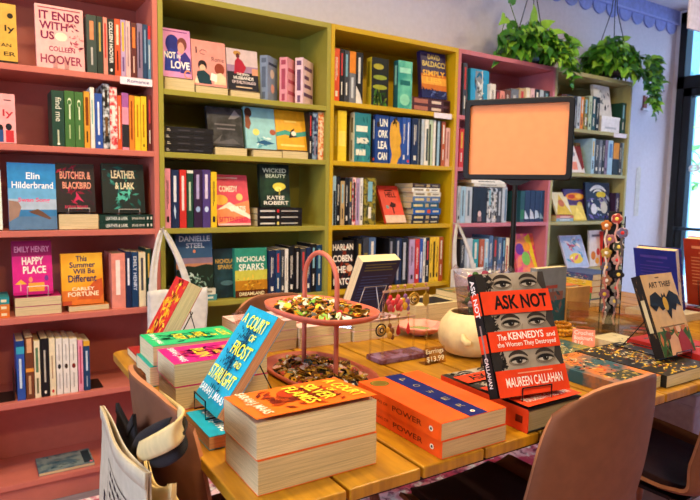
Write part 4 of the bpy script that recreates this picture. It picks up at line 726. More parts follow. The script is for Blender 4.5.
# ------------------------------------------------------------------ chairs
shellm = mat('72462f', .6, 0, 'plastic', .2); edgem = mat('b07450', .5, 0, 'plastic'); seatm = mat('3a2026', .8, 0, 'cloth'); legm = wood_mat('chair_leg_wood', '7a4524', '9a5c34', (6, 6, 1), .5)
def chair(label, x, y, yaw):
    M = Matrix.Translation((x, y, 0)) @ Matrix.Rotation(math.radians(yaw), 4, 'Z')
    r = thing('shell_chair', label, 'chair', M, 'terracotta shell chairs around the table')
    prof = [(.23, .435), (.21, .452), (.1, .447), (-.03, .435), (-.12, .437), (-.185, .47), (-.215, .54), (-.238, .64), (-.255, .75), (-.262, .815), (-.267, .872)]
    wid = [.18, .195, .202, .206, .208, .21, .21, .206, .194, .18, .165]
    def fn(u, v):
        q = v*(len(prof)-1); i = min(int(q), len(prof)-2); f = q-i
        def cr(k, arr):
            a0, a1, a2, a3 = arr[max(0, i-1)][k], arr[i][k], arr[i+1][k], arr[min(len(arr)-1, i+2)][k]
            return .5*(2*a1+(a2-a0)*f+(2*a0-5*a1+4*a2-a3)*f*f+(3*a1-a0-3*a2+a3)*f**3)
        yy = cr(0, prof); zz = cr(1, prof); w = wid[i]*(1-f)+wid[i+1]*f; s = 2*u-1
        if v > .72: 
            e = (v-.72)/.28; zz -= .06*e**2.6*abs(s)**3.4          # rounded upper corners
        if v < .16: yy -= .07*(1-v/.16)*abs(s)**3
        back = min(1, max(0, (v-.42)/.2)); cv = abs(s)**2.2
        return (s*w, yy+.055*back*cv, zz+.045*(1-back)*abs(s)**3)
    MB().sheet(fn, 16, 40, .009, shellm, edgem).build('shell', r)
    def pf(u, v): p = fn(.14+.72*u, .06+.37*v); return (p[0], p[1], p[2]+.0125)
    MB().sheet(pf, 12, 14, .014, seatm).build('seat_sheet', r)  # separate dark sheet laid over the seat of the shell
    mb = MB(); mb.box(-.13, -.12, .412, .13, .13, .422, metal); mb.build('seat_frame', r)
    for sx in (-1, 1):
        for sy in (-1, 1):
            lg = MB().tube([(sx*.12, sy*.11+.01, .418), (sx*.2, sy*.19, .0225)], [.017, .011], legm, 10).build('leg', r); MB().tube([(sx*.2, sy*.19, .022), (sx*.2, sy*.19, .0128)], .0125, metal, 10).build('foot_cap', lg)
    return r
chair('terracotta shell chair in the foreground, its back to the camera', .395, -1.56, 2)
chair('terracotta shell chair at the right edge of the photo, cut off by the frame', 1.02, -1.56, 2)
chair('terracotta shell chair at the table end with cloth bags hung on it', -.136, -1.342, -90)
chair('terracotta shell chair on the far side of the table, behind the books', .2, -.93, 180)
# ================================================================== BOOKS ON THE TABLE
e = .0006
def tablebook(label, x, y, ztop, w, t, h, d, cover, front=(), spine=(), **k):
    return book(label, w, t, h, lying((x, y, ztop), d), cover, front, spine, **k)
PGC = 'e6cf9e'
# green pair
GY = 'f0dc3c'
gr = [('blob', 41, 70, .12, .18, .9, .75, .09, ['0a6a4a', '0c5038', '148a5e']), ('t', 'A COURT', .2, .84, .8, .94, GY), ('t', 'OF', .56, .72, .72, .8, GY), ('t', 'MIST', .3, .55, .7, .67, GY), ('t', 'AND', .5, .46, .72, .53, GY), ('t', 'FURY', .3, .31, .76, .43, GY), ('t', 'SARAH J. MAAS', .1, .06, .9, .14, 'f4f4ec')]
tablebook('green-topped thick paperback lying on top of the teal-edged one at the table end', -.318, -1.014, TZ+.0925, .124, .0455, .205, (1, 0), '17b573', gr, pages=PGC)
tablebook('thick paperback with teal cover edge under the green-topped one', -.326, -1.012, TZ+.0465, .126, .0458, .205, (1, 0), '1aa394', gr, pages=PGC)
mg = [('blob', 42, 70, .1, .16, .9, .8, .1, ['8a0c5a', 'a8147a', 'b82a50']), ('t', 'A COURT', .2, .84, .8, .94, 'f0c83c'), ('t', 'WINGS', .25, .62, .75, .75, 'f0c83c'), ('t', 'AND', .48, .5, .7, .58, 'f0c83c'), ('t', 'RUIN', .26, .3, .8, .44, 'f0c83c'), ('t', 'SARAH J. MAAS', .06, .07, .94, .16, 'f8e8ee')]
tablebook('magenta-topped thick paperback, upper of the pair in front of the green pair', -.32, -1.181, TZ+.0965, .128, .0478, .2, (1, 0), 'e0137a', mg, pages=PGC)
tablebook('magenta thick paperback, lower of the pair in front of the green pair', -.318, -1.182, TZ+.0482, .127, .0478, .2, (1, 0), 'e0137a', mg, pages=PGC)
# red book standing tilted, behind the green pair
tablebook('dark red book lying flat under the tilted red and gold book', -.31, -.835, TZ+.0195, .129, .019, .2, (1, 0), '9a1c1c', pages=PGC)
rd = [('blob', 43, 90, .02, .04, .98, .96, .1, ['f0b01c', 'e88a14', '7a0c10', 'f0c83c'])]
book('red and gold patterned book tilted back on a stand behind the green pair', .112, .04, .187, upright((-.276, -.862, TZ+.0236+.04*math.sin(math.radians(29))), (0, -1), 29), 'c8201c', rd, pages=PGC)
easel('wire stand holding the tilted red and gold book', (-.276, -.92, TZ+.0203), (0, -1), .06, 29, .13, .1, t=.04)
# blue book on a stand over a blue copy
BL = '10a0c4'
bl = [('r', 0, 0, 1, 1, BL)]
R = random.Random(17)
tree = [('p', [(.5+.02*s, .22), (.5+.03*s, .5), (.5, .5), (.5, .22)], '0d3d58') for s in (-1, 1)]
for k in range(34):
    a0 = (.5+R.uniform(-.06, .06), R.uniform(.3, .82)); ang = R.uniform(-.6, 1.2)+(math.pi/2 if R.random() < .5 else math.pi*.9); ang = R.choice((1, -1))*R.uniform(.3, 1.2)+math.pi/2; L = R.uniform(.08, .22)
    b0 = (a0[0]+L*math.cos(ang), a0[1]+L*.8*math.sin(ang)); tree.append(('p', [(a0[0]-.014, a0[1]), (a0[0]+.014, a0[1]), b0], '0d3d58'))
bl = tree+[('blob', 44, 110, .18, .4, .84, .82, .035, ['0d3d58', '0c4a6a']), ('blob', 45, 30, .3, .16, .7, .42, .03, '0d3d58')]
bl += [('t', 'A', .1, .825, .22, .925, 'f2e83c'), ('t', 'COURT', .3, .79, .93, .925, 'f2e83c'), ('t', 'OF', .62, .69, .8, .76, 'f2e83c'), ('t', 'FROST', .3, .52, .93, .65, 'f2e83c'), ('t', 'AND', .64, .43, .86, .49, 'f2e83c'), ('t', 'STARLIGHT', .08, .24, .96, .37, 'f2e83c'), ('t', 'SARAH J. MAAS', .06, .08, .98, .17, 'f4f6f4')]
tablebook('bright blue slim paperback lying flat under the blue book on the stand', -.321, -1.386, TZ+.0245, .13, .0238, .2, (1, 0), BL, [('t', 'SARAH J. MAAS', .1, .1, .9, .22, 'f4f6f4'), ('blob', 46, 30, .2, .3, .8, .8, .05, '0d3d58')], pages='d8a878')
book('bright blue slim paperback with yellow title tilted back on a wire stand', .129, .02, .207, upright((-.295, -1.35, TZ+.0285+.02*math.sin(math.radians(35))), (0, -1), 35), BL, bl, pages='d8a070')
easel('dark wire stand holding the bright blue book', (-.296, -1.412, TZ+.0252), (0, -1), .062, 35, .15, .1, t=.02, lip=.035)
# orange pair
og = [('blob', 47, 120, .08, .22, .92, .78, .07, ['8a260a', '6a1c08', 'a83a0c', '7a2410']), ('e', .35, .45, .16, .1, 'a8340c'), ('t', 'A COURT', .1, .83, .92, .94, GY), ('t', 'OF', .42, .745, .58, .8, GY), ('t', 'SILVER', .16, .6, .84, .72, GY), ('t', 'FLAMES', .14, .44, .88, .56, GY), ('t', 'SARAH J. MAAS', .04, .05, .96, .15, 'f8e0c8')]
tablebook('orange-topped very thick paperback, upper of the foreground pair at the table corner', -.314, -1.566, TZ+.1085, .131, .0545, .21, (1, 0), 'ea6a10', og, pages='ecd6a4', warp=.008)
tablebook('very thick paperback with orange cover edge, lower of the foreground pair at the table corner', -.312, -1.567, TZ+.0535, .131, .053, .209, (1, 0), 'ea6420', og, pages='dcc08c')
# orange and navy pair
lw = [('r', .42, 0, .7, 1, '0e1a5e'), ('e', .2, .88, .13, .075, '6a5418'), ('arc', .2, .88, .1, .058, 0, 359, .008, '8a7028')]
for k, (c, v) in enumerate(zip('POWER', (.86, .69, .52, .35, .19))): lw.append(('t', c, .52, v-.028, .61, v+.028, 'a8966a', -.008))
lw += [('e', .56, .065, .03, .018, 'f0e8d8'), ('e', .56, .065, .014, .01, 'd85a20')]
sp = [('t', 'THE 48 LAWS OF', .06, .38, .4, .55, '6a2c10', 0), ('t', 'POWER', .46, .3, .8, .62, '5a2410', 0), ('e', .9, .46, .021, .15, 'e8d8b8'), ('e', .9, .46, .01, .08, '2a2a2a')]
tablebook('orange paperback with navy band, upper of the pair beside the foreground stack', -.004, -1.742, TZ+.063, .153, .0312, .25, (0, 1), 'ea5412', lw, sp, pages='d6b888', group=None)
tablebook('orange paperback, lower of the navy-banded pair beside the foreground stack', -.002, -1.743, TZ+.0312, .152, .0306, .25, (0, 1), 'e65012', lw, sp, pages='c8a878')
# red, black and white portrait book on a stand, over lying copies
SK, DK = ('n', '8a7c6c', 'b0a290', 9), '2a2624'
def eyes(v0, v1, seed):
    h = v1-v0; o = [('r', 0, v0, 1, v1, SK), ('blob', seed, 40, .0, v0+h*.15, .22, v1-h*.15, .045, ['3a3430', '1c1a1a', '2a2624']), ('p', [(0, v0), (.1, v0), (.14, v0+h*.5), (.1, v1), (0, v1)], '2a2624'), ('p', [(1, v0), (.95, v0), (.88, v0+h*.5), (.92, v1), (1, v1)], '3a3430')]
    for cx in (.36, .74):
        cy = v0+h*.4
        o += [('arc', cx, cy+h*.02, .15, h*.42, 25, 150, .016, '3a302a'), ('e', cx, cy, .14, h*.24, '6a5e52'), ('e', cx, cy-h*.03, .13, h*.2, '8a7c6c'), ('e', cx, cy, .1, h*.105, 'b8ae9e'), ('e', cx+.005, cy+h*.01, .045, h*.125, '3a322c'), ('e', cx+.005, cy+h*.01, .022, h*.07, '100e0e'), ('e', cx+.02, cy+h*.05, .007, h*.025, 'd8d4cc'), ('arc', cx, cy-h*.03, .12, h*.17, 12, 168, .014, '1a1614'), ('arc', cx, cy+h*.04, .12, h*.2, 200, 340, .005, '6a5c50')]
    o += [('arc', .55, v0+h*.1, .05, h*.3, 120, 200, .008, '9a8a78')]
    return o
RD = 'e2401a'
an = eyes(.83, 1, 51)+eyes(.505, .665, 52)+eyes(.2, .365, 53)
an += [('r', 0, .655, 1, .845, RD), ('t', 'ASK NOT', .16, .69, .95, .81, '1a1210', .035), ('r', 0, .355, 1, .515, RD), ('t', 'The', .12, .44, .24, .49, 'f6ece0'), ('t', 'KENNEDYS', .27, .44, .78, .5, 'f6ece0', .02), ('t', 'and', .82, .44, .95, .48, 'f6ece0'), ('t', 'the Women They Destroyed', .1, .375, .94, .425, 'f6ece0', .01),
       ('r', 0, 0, 1, .205, RD), ('r', .3, .168, .8, .177, 'e89a78'), ('t', 'MAUREEN CALLAHAN', .12, .07, .92, .145, 'f6ece0', .01)]
ansp = [('r', 0, 0, .16, 1, '1c1a1a'), ('r', .16, 0, .345, 1, RD), ('r', .345, 0, .5, 1, '1c1a1a'), ('r', .5, 0, .645, 1, RD), ('r', .645, 0, 1, 1, '1c1a1a'), ('t', 'ASK NOT', .04, .2, .36, .75, 'f4ece0', .02), ('r', .42, .4, .72, .6, '8a7a70'), ('t', 'CALLAHAN', .68, .25, .92, .7, 'f4ece0')]
book('black, red and white face hardcover with three pairs of eyes on a wire stand', .169, .026, .24, upright((.171, -1.702, TZ+.052+.026*math.sin(math.radians(22))), (.987, -.16), 22), '1c1a1a', an, ansp, hard=True, pages=PGC)
easel('dark wire stand holding the eyes hardcover', (.255, -1.716, TZ+.0486), (.987, -.16), .07, 22, .1, .12, t=.026, lip=.03)
ansp2 = [('r', 0, 0, 1, 1, RD), ('r', .86, .2, .97, .8, '8a2c14')]
tablebook('red-spined hardcover lying flat under the eyes hardcover', .208, -1.742, TZ+.046, .156, .0452, .242, (0, 1), '1c1a1c', an, [('r', .05, .25, .6, .75, 'f4ece0'), ('r', .88, .35, .95, .65, '6a1c0c')], hard=True, pages='a8926c', spine_col=RD)
# three stacks of thick pale books along the back of the table
pk = [('blob', 61, 40, .05, .05, .95, .95, .1, ['e88a80', 'd8604c', 'f0d8cc', 'f4b0a8'])]
for q, (x, n, h0, dy) in enumerate(((-.056, 3, .083, 0), (.116, 2, .06, -.012), (.292, 2, .06, -.02))):
    nm = ('behind the blue book', 'behind the tiered tray', 'under the navy back-cover book')[q]; t = h0/n
    for i in range(n):
        pos = {2: ('lower', 'upper'), 3: ('bottom', 'middle', 'top')}[n][i]
        tablebook(f'pale pink thick paperback, {pos} in the stack {nm}', x+.002*((i+q) % 2), -.862+dy, TZ+t*(i+1), .137, t-.0006, .168, (1, 0), 'f0c4c0', pk, pages='e2cc9c')
# navy book shown from behind, facing the other side of the table
nl = [('r', .1, .93, .9, .95, '6a6a48'), ('r', .1, .88, .8, .9, '6a6a48'), ('r', .1, .83, .86, .85, '6a6a48')]+[('r', .1, .72-.055*k, .9-.1*(k % 3), .735-.055*k, '44548e') for k in range(9)]+[('r', .1, .05, .36, .16, 'd8d4c8')]
book('navy book seen from its back cover, facing away on a stand', .138, .036, .2, upright((.444, -.914, TZ+.0635+.036*math.sin(math.radians(28))), (-1, 0), 28), '16204a', [('r', .1, .3, .9, .6, '4a5a90')], back=nl, pages=PGC)
easel('pale wire stand holding up the navy book', (.372, -.9125, TZ+.0603), (-1, 0), .08, 28, .1, .1, m=mat('cfc8c0', .3, .6, 'wire'), t=.036)
# grey-teal book standing behind, beside the amber beads
st_ = [('r', 0, .0, 1, .42, '2c5660'), ('r', .2, .62, .7, .68, 'a8483c'), ('r', .12, .4, .9, .56, '8a5a50'), ('blob', 62, 24, .05, .05, .95, .6, .1, ['4a7078', '3a5058', '7a5a58'])]
book('grey and teal book standing upright behind the eyes hardcover', .155, .03, .193, upright((.968, -1.118, TZ+e), (1, 0), 0), '7d8082', st_, [('r', .05, .2, .95, .8, 'a0a4a4')], pages=PGC)
# art book on a stand over flat books
ar = [('t', 'ART THIEF', .16, .83, .86, .9, '241a12', .02), ('r', .42, .945, .54, .96, '5a4020'), ('p', [(0, .3), (1, .3), (1, 0), (0, 0)], '3a5a2c'), ('blob', 63, 50, 0, .02, 1, .32, .09, ['2c4a24', '8aa04a', '5a3a1c', 'c87040']), ('p', [(.25, 0), (.3, .2), (.5, .26), (.62, .14), (.6, 0)], 'd8a07a'), ('p', [(.55, 0), (.58, .2), (.75, .3), (.9, .14), (.95, 0)], '9a2c2c'), ('e', .66, .3, .07, .045, 'e0b088'), ('e', .3, .24, .07, .05, '6a3018'),
      ('p', [(.46, .76), (.5, .72), (.56, .76), (.58, .7), (.74, .78), (.96, .7), (.98, .56), (.86, .6), (.76, .52), (.66, .55), (.56, .42), (.46, .56), (.36, .54), (.28, .6), (.16, .54), (.03, .62), (.1, .74), (.3, .78), (.43, .7)], '1c1a1c'), ('e', .51, .62, .075, .085, 'c89a2c'), ('r', .12, .335, .9, .35, '7a5a30')]
arsp = [('blob', 64, 22, .02, .1, .98, .9, .06, ['8a6a40', '5a2a20']), ('r', .3, .3, .7, .7, 'c8b890')]
book('gold-topped paperback with black bat-shaped emblem on a wire stand', .147, .026, .213, upright((.802, -1.662, TZ+.0335+.026*math.sin(math.radians(22))), (1, 0), 22), 'cda058', ar, arsp, back_col='2a2018', spine_col='1c1614', pages=PGC)
easel('dark wire stand holding the bat-emblem book', (.876, -1.6635, TZ+.0302), (1, 0), .07, 22, .16, .11, t=.026)
bz = ['d8a02c', 'e8d8b0', '7a3a20', '2a4a50', '1c1a18', 'c85a2c']
tablebook('colourful street-scene book lying flat behind the foreground chair', .545, -1.715, TZ+.03, .15, .0295, .23, (0, 1), ('n', '2c5058', 'c8702a', 12), [('blob', 65, 200, .02, .02, .98, .98, .045, ['d8a02c', 'e8c890', '2c5058', 'c84a2c', '8aa8a0', '1c1a18', '1c1a18']), ('r', .2, .1, .8, .3, '3a3a2c'), ('blob', 66, 16, .2, .1, .8, .3, .04, 'e0b84a')], pages='e0cc98')
tablebook('black and yellow patterned book lying flat under the bat-emblem stand', .7, -1.726, TZ+.03, .2, .0295, .25, (0, 1), '1e1a14', [('blob', 67, 260, .02, .02, .98, .98, .035, ['e0a82c', 'e8d8b0', '8a3a20', 'f0c83c'])], pages='e8d8a8')
tablebook('dark street-print book lying flat behind the eyes hardcover', .44, -1.52, TZ+.022, .15, .0215, .13, (0, 1), ('n', '2c2a22', 'a0582a', 18), [('blob', 68, 160, .02, .02, .98, .98, .045, ['c84a2c', 'd8b04a', '3a5a4a', 'e8d8b0'])], pages='d8c088')
tablebook('teal and yellow print book lying flat behind the street-scene book', .66, -1.48, TZ+.02, .15, .0195, .165, (0, 1), ('n', '24484c', '8a7a2c', 14), [('blob', 69, 140, .02, .02, .98, .98, .045, ['d8b04a', '2a2a24', 'e8d8b0', '5a8a80'])], pages='d8c088')
tablebook('cream paperback lying flat behind the bat-emblem stand', .9, -1.5, TZ+.024, .11, .0235, .12, (0, 1), 'c8b890', [('blob', 70, 8, .1, .1, .9, .9, .06, ['8a8a80', '5a5a58'])], pages=PGC)
tablebook('red hardcover lying flat beside the bat-emblem stand', .93, -1.715, TZ+.038, .155, .0375, .235, (0, 1), 'a8241c', [('blob', 71, 30, .05, .05, .95, .95, .09, ['5a6a78', '2a3038', 'c8c0b0'])], pages='e0c898', hard=True)
# far right: two big books shown from behind
for lab, px, py, zz, ht, w, c, lc, ln in (('royal blue hardcover seen from behind on a stand at the far right', 1.515, -1.335, .028, .232, .157, '18288a', '4a3fa0', 15), ('rust red hardcover seen from behind, cut by the right frame edge', 1.7, -1.44, .034, .262, .178, 'a0301a', 'd88a60', 14)):
    o = [('r', .16, .86, .8, .9, lc), ('r', .3, .79, .7, .81, lc)]+[('r', .14, .72-.05*k, .84-.08*(k % 3), .735-.05*k, lc) for k in range(9)]
    sp_ = [('r', 0, 0, 1, .5, 'e4dccf'), ('blob', 77, 60, .02, .05, .98, .95, .05, ['2a3a8a', 'c84a3a', 'f0e8d8'])]
    book(lab, w, .036, ht, upright((px, py, TZ+zz+.0035+.036*math.sin(math.radians(ln))), (0, 1), ln), c, [], sp_, back=o, pages='e8c898', hard=True)
    tablebook('cream lying book under the '+lab.split(' seen')[0]+' stand', px-.1, py-.02, TZ+zz, .17, zz-.001, .19, (0, 1), 'd8c8a8' if c[0] == '1' else '7a2420', [('r', .2, .2, .8, .8, 'c8b8a0')], pages='e8d8b0')
    easel('wire stand holding the '+lab.split(' seen')[0], (px+.001, py+w/2, TZ+zz+.0002), (0, 1), .08, ln, .08, .1, t=.036, lip=.03)
book('speckle-spined book standing behind the royal blue hardcover', .13, .03, .17, upright((1.66, -1.08, TZ+e), (.733, -.68), 3), ('n', 'e0d8c8', '4a5a50', 60), [('r', .1, .1, .9, .9, 'c8c0b0')], pages=PGC)
for i, (c, nm) in enumerate((('5a8a4a', 'green-edged'), ('c8483a', 'red-edged'), ('e0b83c', 'yellow-edged'), ('3a4a7a', 'blue-edged'))):
    tablebook(f'{nm} picture book lying in the stack behind the bookmark tower', 1.44+.004*(i % 2), -1.0, TZ+.03+.0248*(i+1), .17, .0242, .19, (-1, 0) if False else (0, 1), c, [], [('blob', 80+i, 40, .02, .1, .98, .9, .07, ['e8c84a', 'c84a3a', '3a8a5a', 'f0e8d8', '2a3a6a'])], pages='e0d0b0')
tablebook('slim navy book lying at the bottom of the picture book stack', 1.42, -1.01, TZ+.0298, .2, .0292, .21, (0, 1), '2a3a6a', [], [('r', .1, .3, .8, .6, 'b8c0d8')], pages='e0d0b0')
for i in range(3):
    tablebook(f'cream page-edged book, {("bottom", "middle", "top")[i]} of three behind the grey and teal book', 1.19, -.835, TZ+.03*(i+1), .14, .0294, .2, (1, 0), ('c86a4a', 'e0d0b0', 'd8702a')[i], [], pages='e6d2a0')
tablebook('dark green patterned book on top of the pile by the yellow bookcase', .79, -.805, TZ+.0925, .15, .022, .2, (1, 0), ('n', '3a4a30', '8a7a4a', 14), [('blob', 90, 20, .05, .05, .95, .95, .1, ['c8a04a', '5a6a4a', '8a4a2c'])], pages='e0c898')
tablebook('thick cream paperback lying under the dark green patterned book', .78, -.8, TZ+.0698, .15, .0692, .21, (1, 0), 'd8c8a0', [], pages='e0c898')
tablebook('thick cream paperback with a black cover panel beside the dark green patterned one', .58, -.8, TZ+.07, .15, .0692, .19, (1, 0), 'd0bc90', [('r', .2, .3, .9, .95, '1e1c20')], pages='e0c898')
# ================================================================== THINGS ON THE TABLE
pinkm = mat('c86a54', .45, 0, 'enamel'); 
ty = thing('tiered_tray', 'two-tier salmon pink metal tray with arched handle, heaped with pins', 'tray', axes((.045, -1.247, TZ), V((.9968, .0799, 0)), V((-.0799, .9968, 0)), V((0, 0, 1))))
def tray(z, hx, hy, nm):
    prof = [(.001, z), (.9, z), (.975, z+.006), (1.0, z+.017), (.985, z+.017), (.955, z+.009), (.88, z+.004), (.001, z+.004)]
    mb = MB(); mb.lathe(prof, pinkm, 56, (0, 0, 0), hx, hy, 2.7); mb.build(nm, ty)
tray(.001, .105, .165, 'lower_tray'); tray(.153, .106, .16, 'upper_tray')
mb = MB(); A = .068
mb.tube([(0, -A, .006), (0, -A, .228)]+[(0, -A*math.cos(math.radians(q)), .228+.07*math.sin(math.radians(q))) for q in range(12, 169, 12)]+[(0, A, .228), (0, A, .006)], .0058, pinkm, 12); mb.build('handle', ty)
def heap(label, z, hx, hy, n, hgt, seed, dark):
    """a heap of tiny enamel pins: more than anyone could count"""
    R = random.Random(seed); mb = MB(); M = axes((.045, -1.247, TZ), V((.9968, .0799, 0)), V((-.0799, .9968, 0)), V((0, 0, 1)))
    cols = ['e8b81c', 'f0d040', 'e0702a', '1a1816', 'e8dcc0', '7aa83a', 'c8342a', '2a2a30', 'b8d8d0', 'd8901c', 'f0e8d8', '141214', 'e88a9a'] if not dark else ['c8902a', '2a2420', '8a6a3a', 'e0d0b0', 'd8b040', '1a1614', 'b84a3a', '5a7a6a', 'e8e0d0', '6a4a2a', 'e0a898']
    gold = mat('b8862a', .35, .7, 'gilt')
    mb.lathe([(.001, hgt*.62), (.35, hgt*.6), (.7, hgt*.34), (.92, 0)], mat('3a2c1c', .7), 40, (0, 0, z), hx, hy, 2.5)
    for _ in range(n):
        a = R.random()*6.283; rr = math.sqrt(R.random())*.9; x = hx*rr*math.cos(a); y = hy*rr*math.sin(a)
        if abs(x) < .009 and abs(abs(y)-.068) < .009: continue
        zz = z+hgt*.66*(1-rr*rr)+R.uniform(.001, .006); s = R.uniform(.008, .0145)
        nn = V((R.gauss(0, .55), R.gauss(0, .55), 1)).normalized(); u = nn.orthogonal().normalized(); u.rotate(Matrix.Rotation(R.random()*6.28, 3, nn)); w = nn.cross(u); k = R.choice((3, 4, 5, 6, 8, 8)); ax = R.uniform(.6, 1)
        c = V((x, y, zz)); P = lambda sc, h: [c+u*(sc*s*math.cos(6.283*q/k))+w*(sc*s*ax*math.sin(6.283*q/k))+nn*h for q in range(k)]
        b, t2, t3 = P(1, -.0012), P(1, .0009), P(.97, .0011)
        mb.add(b+t2, [tuple(range(k, 2*k)), tuple(range(k))[::-1]]+[(q, (q+1) % k, k+(q+1) % k, k+q) for q in range(k)], gold)
        mb.add(t3, [tuple(range(k))], mat(R.choice(cols), .25))
        if R.random() < .5: mb.add([c+u*(.35*s*math.cos(6.283*q/5))+w*(.35*s*math.sin(6.283*q/5))+nn*.0014 for q in range(5)], [tuple(range(5))], mat(R.choice(cols), .25))
    o = mb.build('enamel_pins', None, M); o['kind'] = 'stuff'; tag(o, label, 'pins'); return o
heap('heap of bright yellow, black and white enamel pins on the upper tray', .1575, .098, .148, 330, .026, 3, False)
heap('heap of gold and dark enamel pins on the lower tray', .0055, .097, .152, 330, .022, 4, True)
acr = glass_mat('clear_acrylic', (.95, .93, .92), .25)
def price_card(label, p, ex, w, h, words, hx, tc, tilt=12):
    r = thing('price_card', label, 'price sign', axes(V(p), V((ex[0], ex[1], 0)).normalized(), V((-ex[1], ex[0], 0)).normalized(), V((0, 0, 1))))
    mb = MB(); s = math.tan(math.radians(tilt)); 
    mb.prism([(0, .0006), (.0022, .0006), (.0022+h*s, h), (h*s, h)], 0, w, hx, 'yz'); mb.build('panel', r)
    mb = MB(); mb.box(0, .003, 0, w, .028, .0016, hx); mb.build('foot', r)
    if words:
        tx = MB()
        for i, wd in enumerate(words):
            v1 = .92-.88*i/len(words); v0 = v1-.72/len(words); tx.ops([('t', wd, .08, v0, .92 if len(wd) > 4 else .5, v1, tc)], lambda u, v, e_: (u*w, v*h*s-e_, v*h))
        o = tx.build('lettering', r); o['label'] = 'handwritten lettering'
    return r
yel = glass_mat('amber_acrylic', (.95, .84, .58), .3)
price_card('small amber acrylic sign with cream handwriting beside the earring stand', (.324, -1.31, TZ+.0005), (1, 0), .07, .042, ['Earrings', '$13.99'], yel, 'f4ecd0')
pk_ = mat('e88a72', .4)
price_card('small pink sign with pale handwriting in front of the bookmark tower', (.838, -1.365, TZ+.0005), (.6, -.8), .062, .05, ['Crochet', 'Bookmark', '$16'], pk_, 'fae0d4')
price_card('clear little acrylic sign standing behind the tray at its left', (-.06, -.985, TZ+.0838), (.9, .3), .085, .028, [], acr, 'ffffff', 35)
price_card('clear little acrylic sign standing behind the tray at its right', (.2, -1.03, TZ+.0605), (.5, -.86), .07, .07, [], acr, 'ffffff', 20)
# earring stand
es = thing('earring_stand', 'clear acrylic earring stand on a purple-brown base', 'earring stand', (.224, -1.252, TZ))
mb = MB(); mb.box(0, 0, .0006, .162, .068, .014, mat(('n', '6a3a44', '8a6a8a', 40), .2)); mb.build('base', es, bevel=.002)
for nm, y, x0, x1, top in (('tall_frame', .008, .01, .156, .186), ('low_frame', .056, .004, .15, .1)):
    mb = MB(); rm = mat('c8a294', .2, 0, 'acrylic')
    for xx in (x0, x1): mb.box(xx-.0025, y-.002, .0145, xx+.0025, y+.002, top, acr)
    mb.box(x0-.0025, y-.002, top+.0002, x1+.0025, y+.002, top+.006, rm); mb.build(nm, es)
def earring(label, x, y, ztop, shape, c1, c2):
    r = thing('earring', label, 'earring', (.224+x, -1.252+y-.0035, TZ+ztop), 'earrings on the acrylic stand'); gm = mat('c8983a', .3, .8, 'gilt')
    mb = MB(); mb.tube([(0, .006, .008), (0, .001, .012), (0, -.003, .008), (0, -.003, -.006)], .0011, gm, 6); hk = mb.build('hook', r); MB().ball((0, -.003, .0165), .0042, mat('c88a70', .4), 8, 6).build('bead', hk)
    mb = MB()
    if shape == 'drop': mb.lathe([(.0005, -.042), (.006, -.036), (.0075, -.03), (.004, -.018), (.0005, -.008)], mat(c1, .3), 12, (0, -.003, 0), 1, .35)
    elif shape == 'cluster':
        for k, (dx, dz, rr) in enumerate(((0, -.012, .007), (-.007, -.022, .0075), (.006, -.026, .0085), (-.002, -.036, .009), (.007, -.042, .006))): mb.ball((dx, -.005-.001*k, dz), rr, mat((c1, c2)[k % 2], .45), 10, 6, 1, .4, 1.2)
    elif shape == 'ring':
        for k, rr in enumerate((.016, .011, .006)): mb.tube([(rr*math.cos(q*math.pi/9), -.004-.002*k, -.02+rr*math.sin(q*math.pi/9)) for q in range(18)], .0022, mat((c1, c2, c1)[k], .3, .5, 'gilt'), 6, True)
    else: mb.prism([(-.009, -.012), (0, -.006), (.009, -.012), (.01, -.034), (0, -.044), (-.01, -.034)], -.006, -.003, mat(c1, .3, .3, 'gilt'), 'xz')
    mb.build('drop', r); return r
earring('red flower-cluster earring, first from left on the tall bar', .022, .004, .186, 'cluster', 'd8343c', 'c05058')
earring('coral flower-cluster earring, second from left on the tall bar', .047, .004, .186, 'cluster', 'e0605c', 'c8383c')
earring('purple and gold cluster earring, third from left on the tall bar', .07, .004, .186, 'cluster', '8a5a8a', 'd8a030')
earring('gold coil earring, fourth from left on the tall bar', .1, .004, .186, 'ring', 'd0a040', '8a6a20')
earring('gold leaf earring, last on the tall bar', .14, .004, .186, 'leaf', 'b8963c', 'b8963c')
earring('black and gold coil earring, first from left on the low bar', .03, .052, .1, 'ring', '2a2218', 'c89838')
earring('small brown cluster earring, second from left on the low bar', .058, .052, .1, 'cluster', '7a4a2c', 'c8983a')
earring('dark red teardrop earring, third from left on the low bar', .088, .052, .1, 'drop', 'b02a30', 'b02a30')
earring('bright red teardrop earring, last on the low bar', .122, .052, .1, 'drop', 'd8343a', 'd8343a')
# face pot with a wrapped bouquet
potm = mat('ead09a', .55, 0, 'ceramic')
PC = V((.512, -1.278, TZ+.0005))
pt_ = thing('face_pot', 'round cream ceramic pot with a bump nose', 'pot', PC)
mb = MB(); mb.lathe([(.045, 0), (.07, .008), (.088, .032), (.092, .058), (.084, .09), (.066, .113), (.06, .119), (.056, .117), (.062, .108), (.078, .085), (.083, .055), (.066, .014), (.001, .01)], potm, 40); mb.build('body', pt_)
vd = (CAM-PC); vd.z = 0; vd.normalize(); sd = V((-vd.y, vd.x, 0)); nd = (vd*.98-sd*.12).normalized()
mb = MB(); q = nd*.0905; side = V((-nd.y, nd.x, 0)); mb.tube([q+side*-.012+V((0, 0, .072)), q+nd*.006+side*-.008+V((0, 0, .06)), q+nd*.009+side*0+V((0, 0, .052)), q+nd*.005+side*.01+V((0, 0, .05))], [.0055, .009, .0105, .007], potm, 12); mb.build('nose', pt_)
bq = thing('wrapped_bouquet', 'bouquet of dried red and white flowers in clear plastic wrap in the pot', 'flowers', PC+V((0, 0, .03)))
cel = glass_mat('cellophane_wrap', (.93, .85, .85), .15, .28, .3); R = random.Random(9)
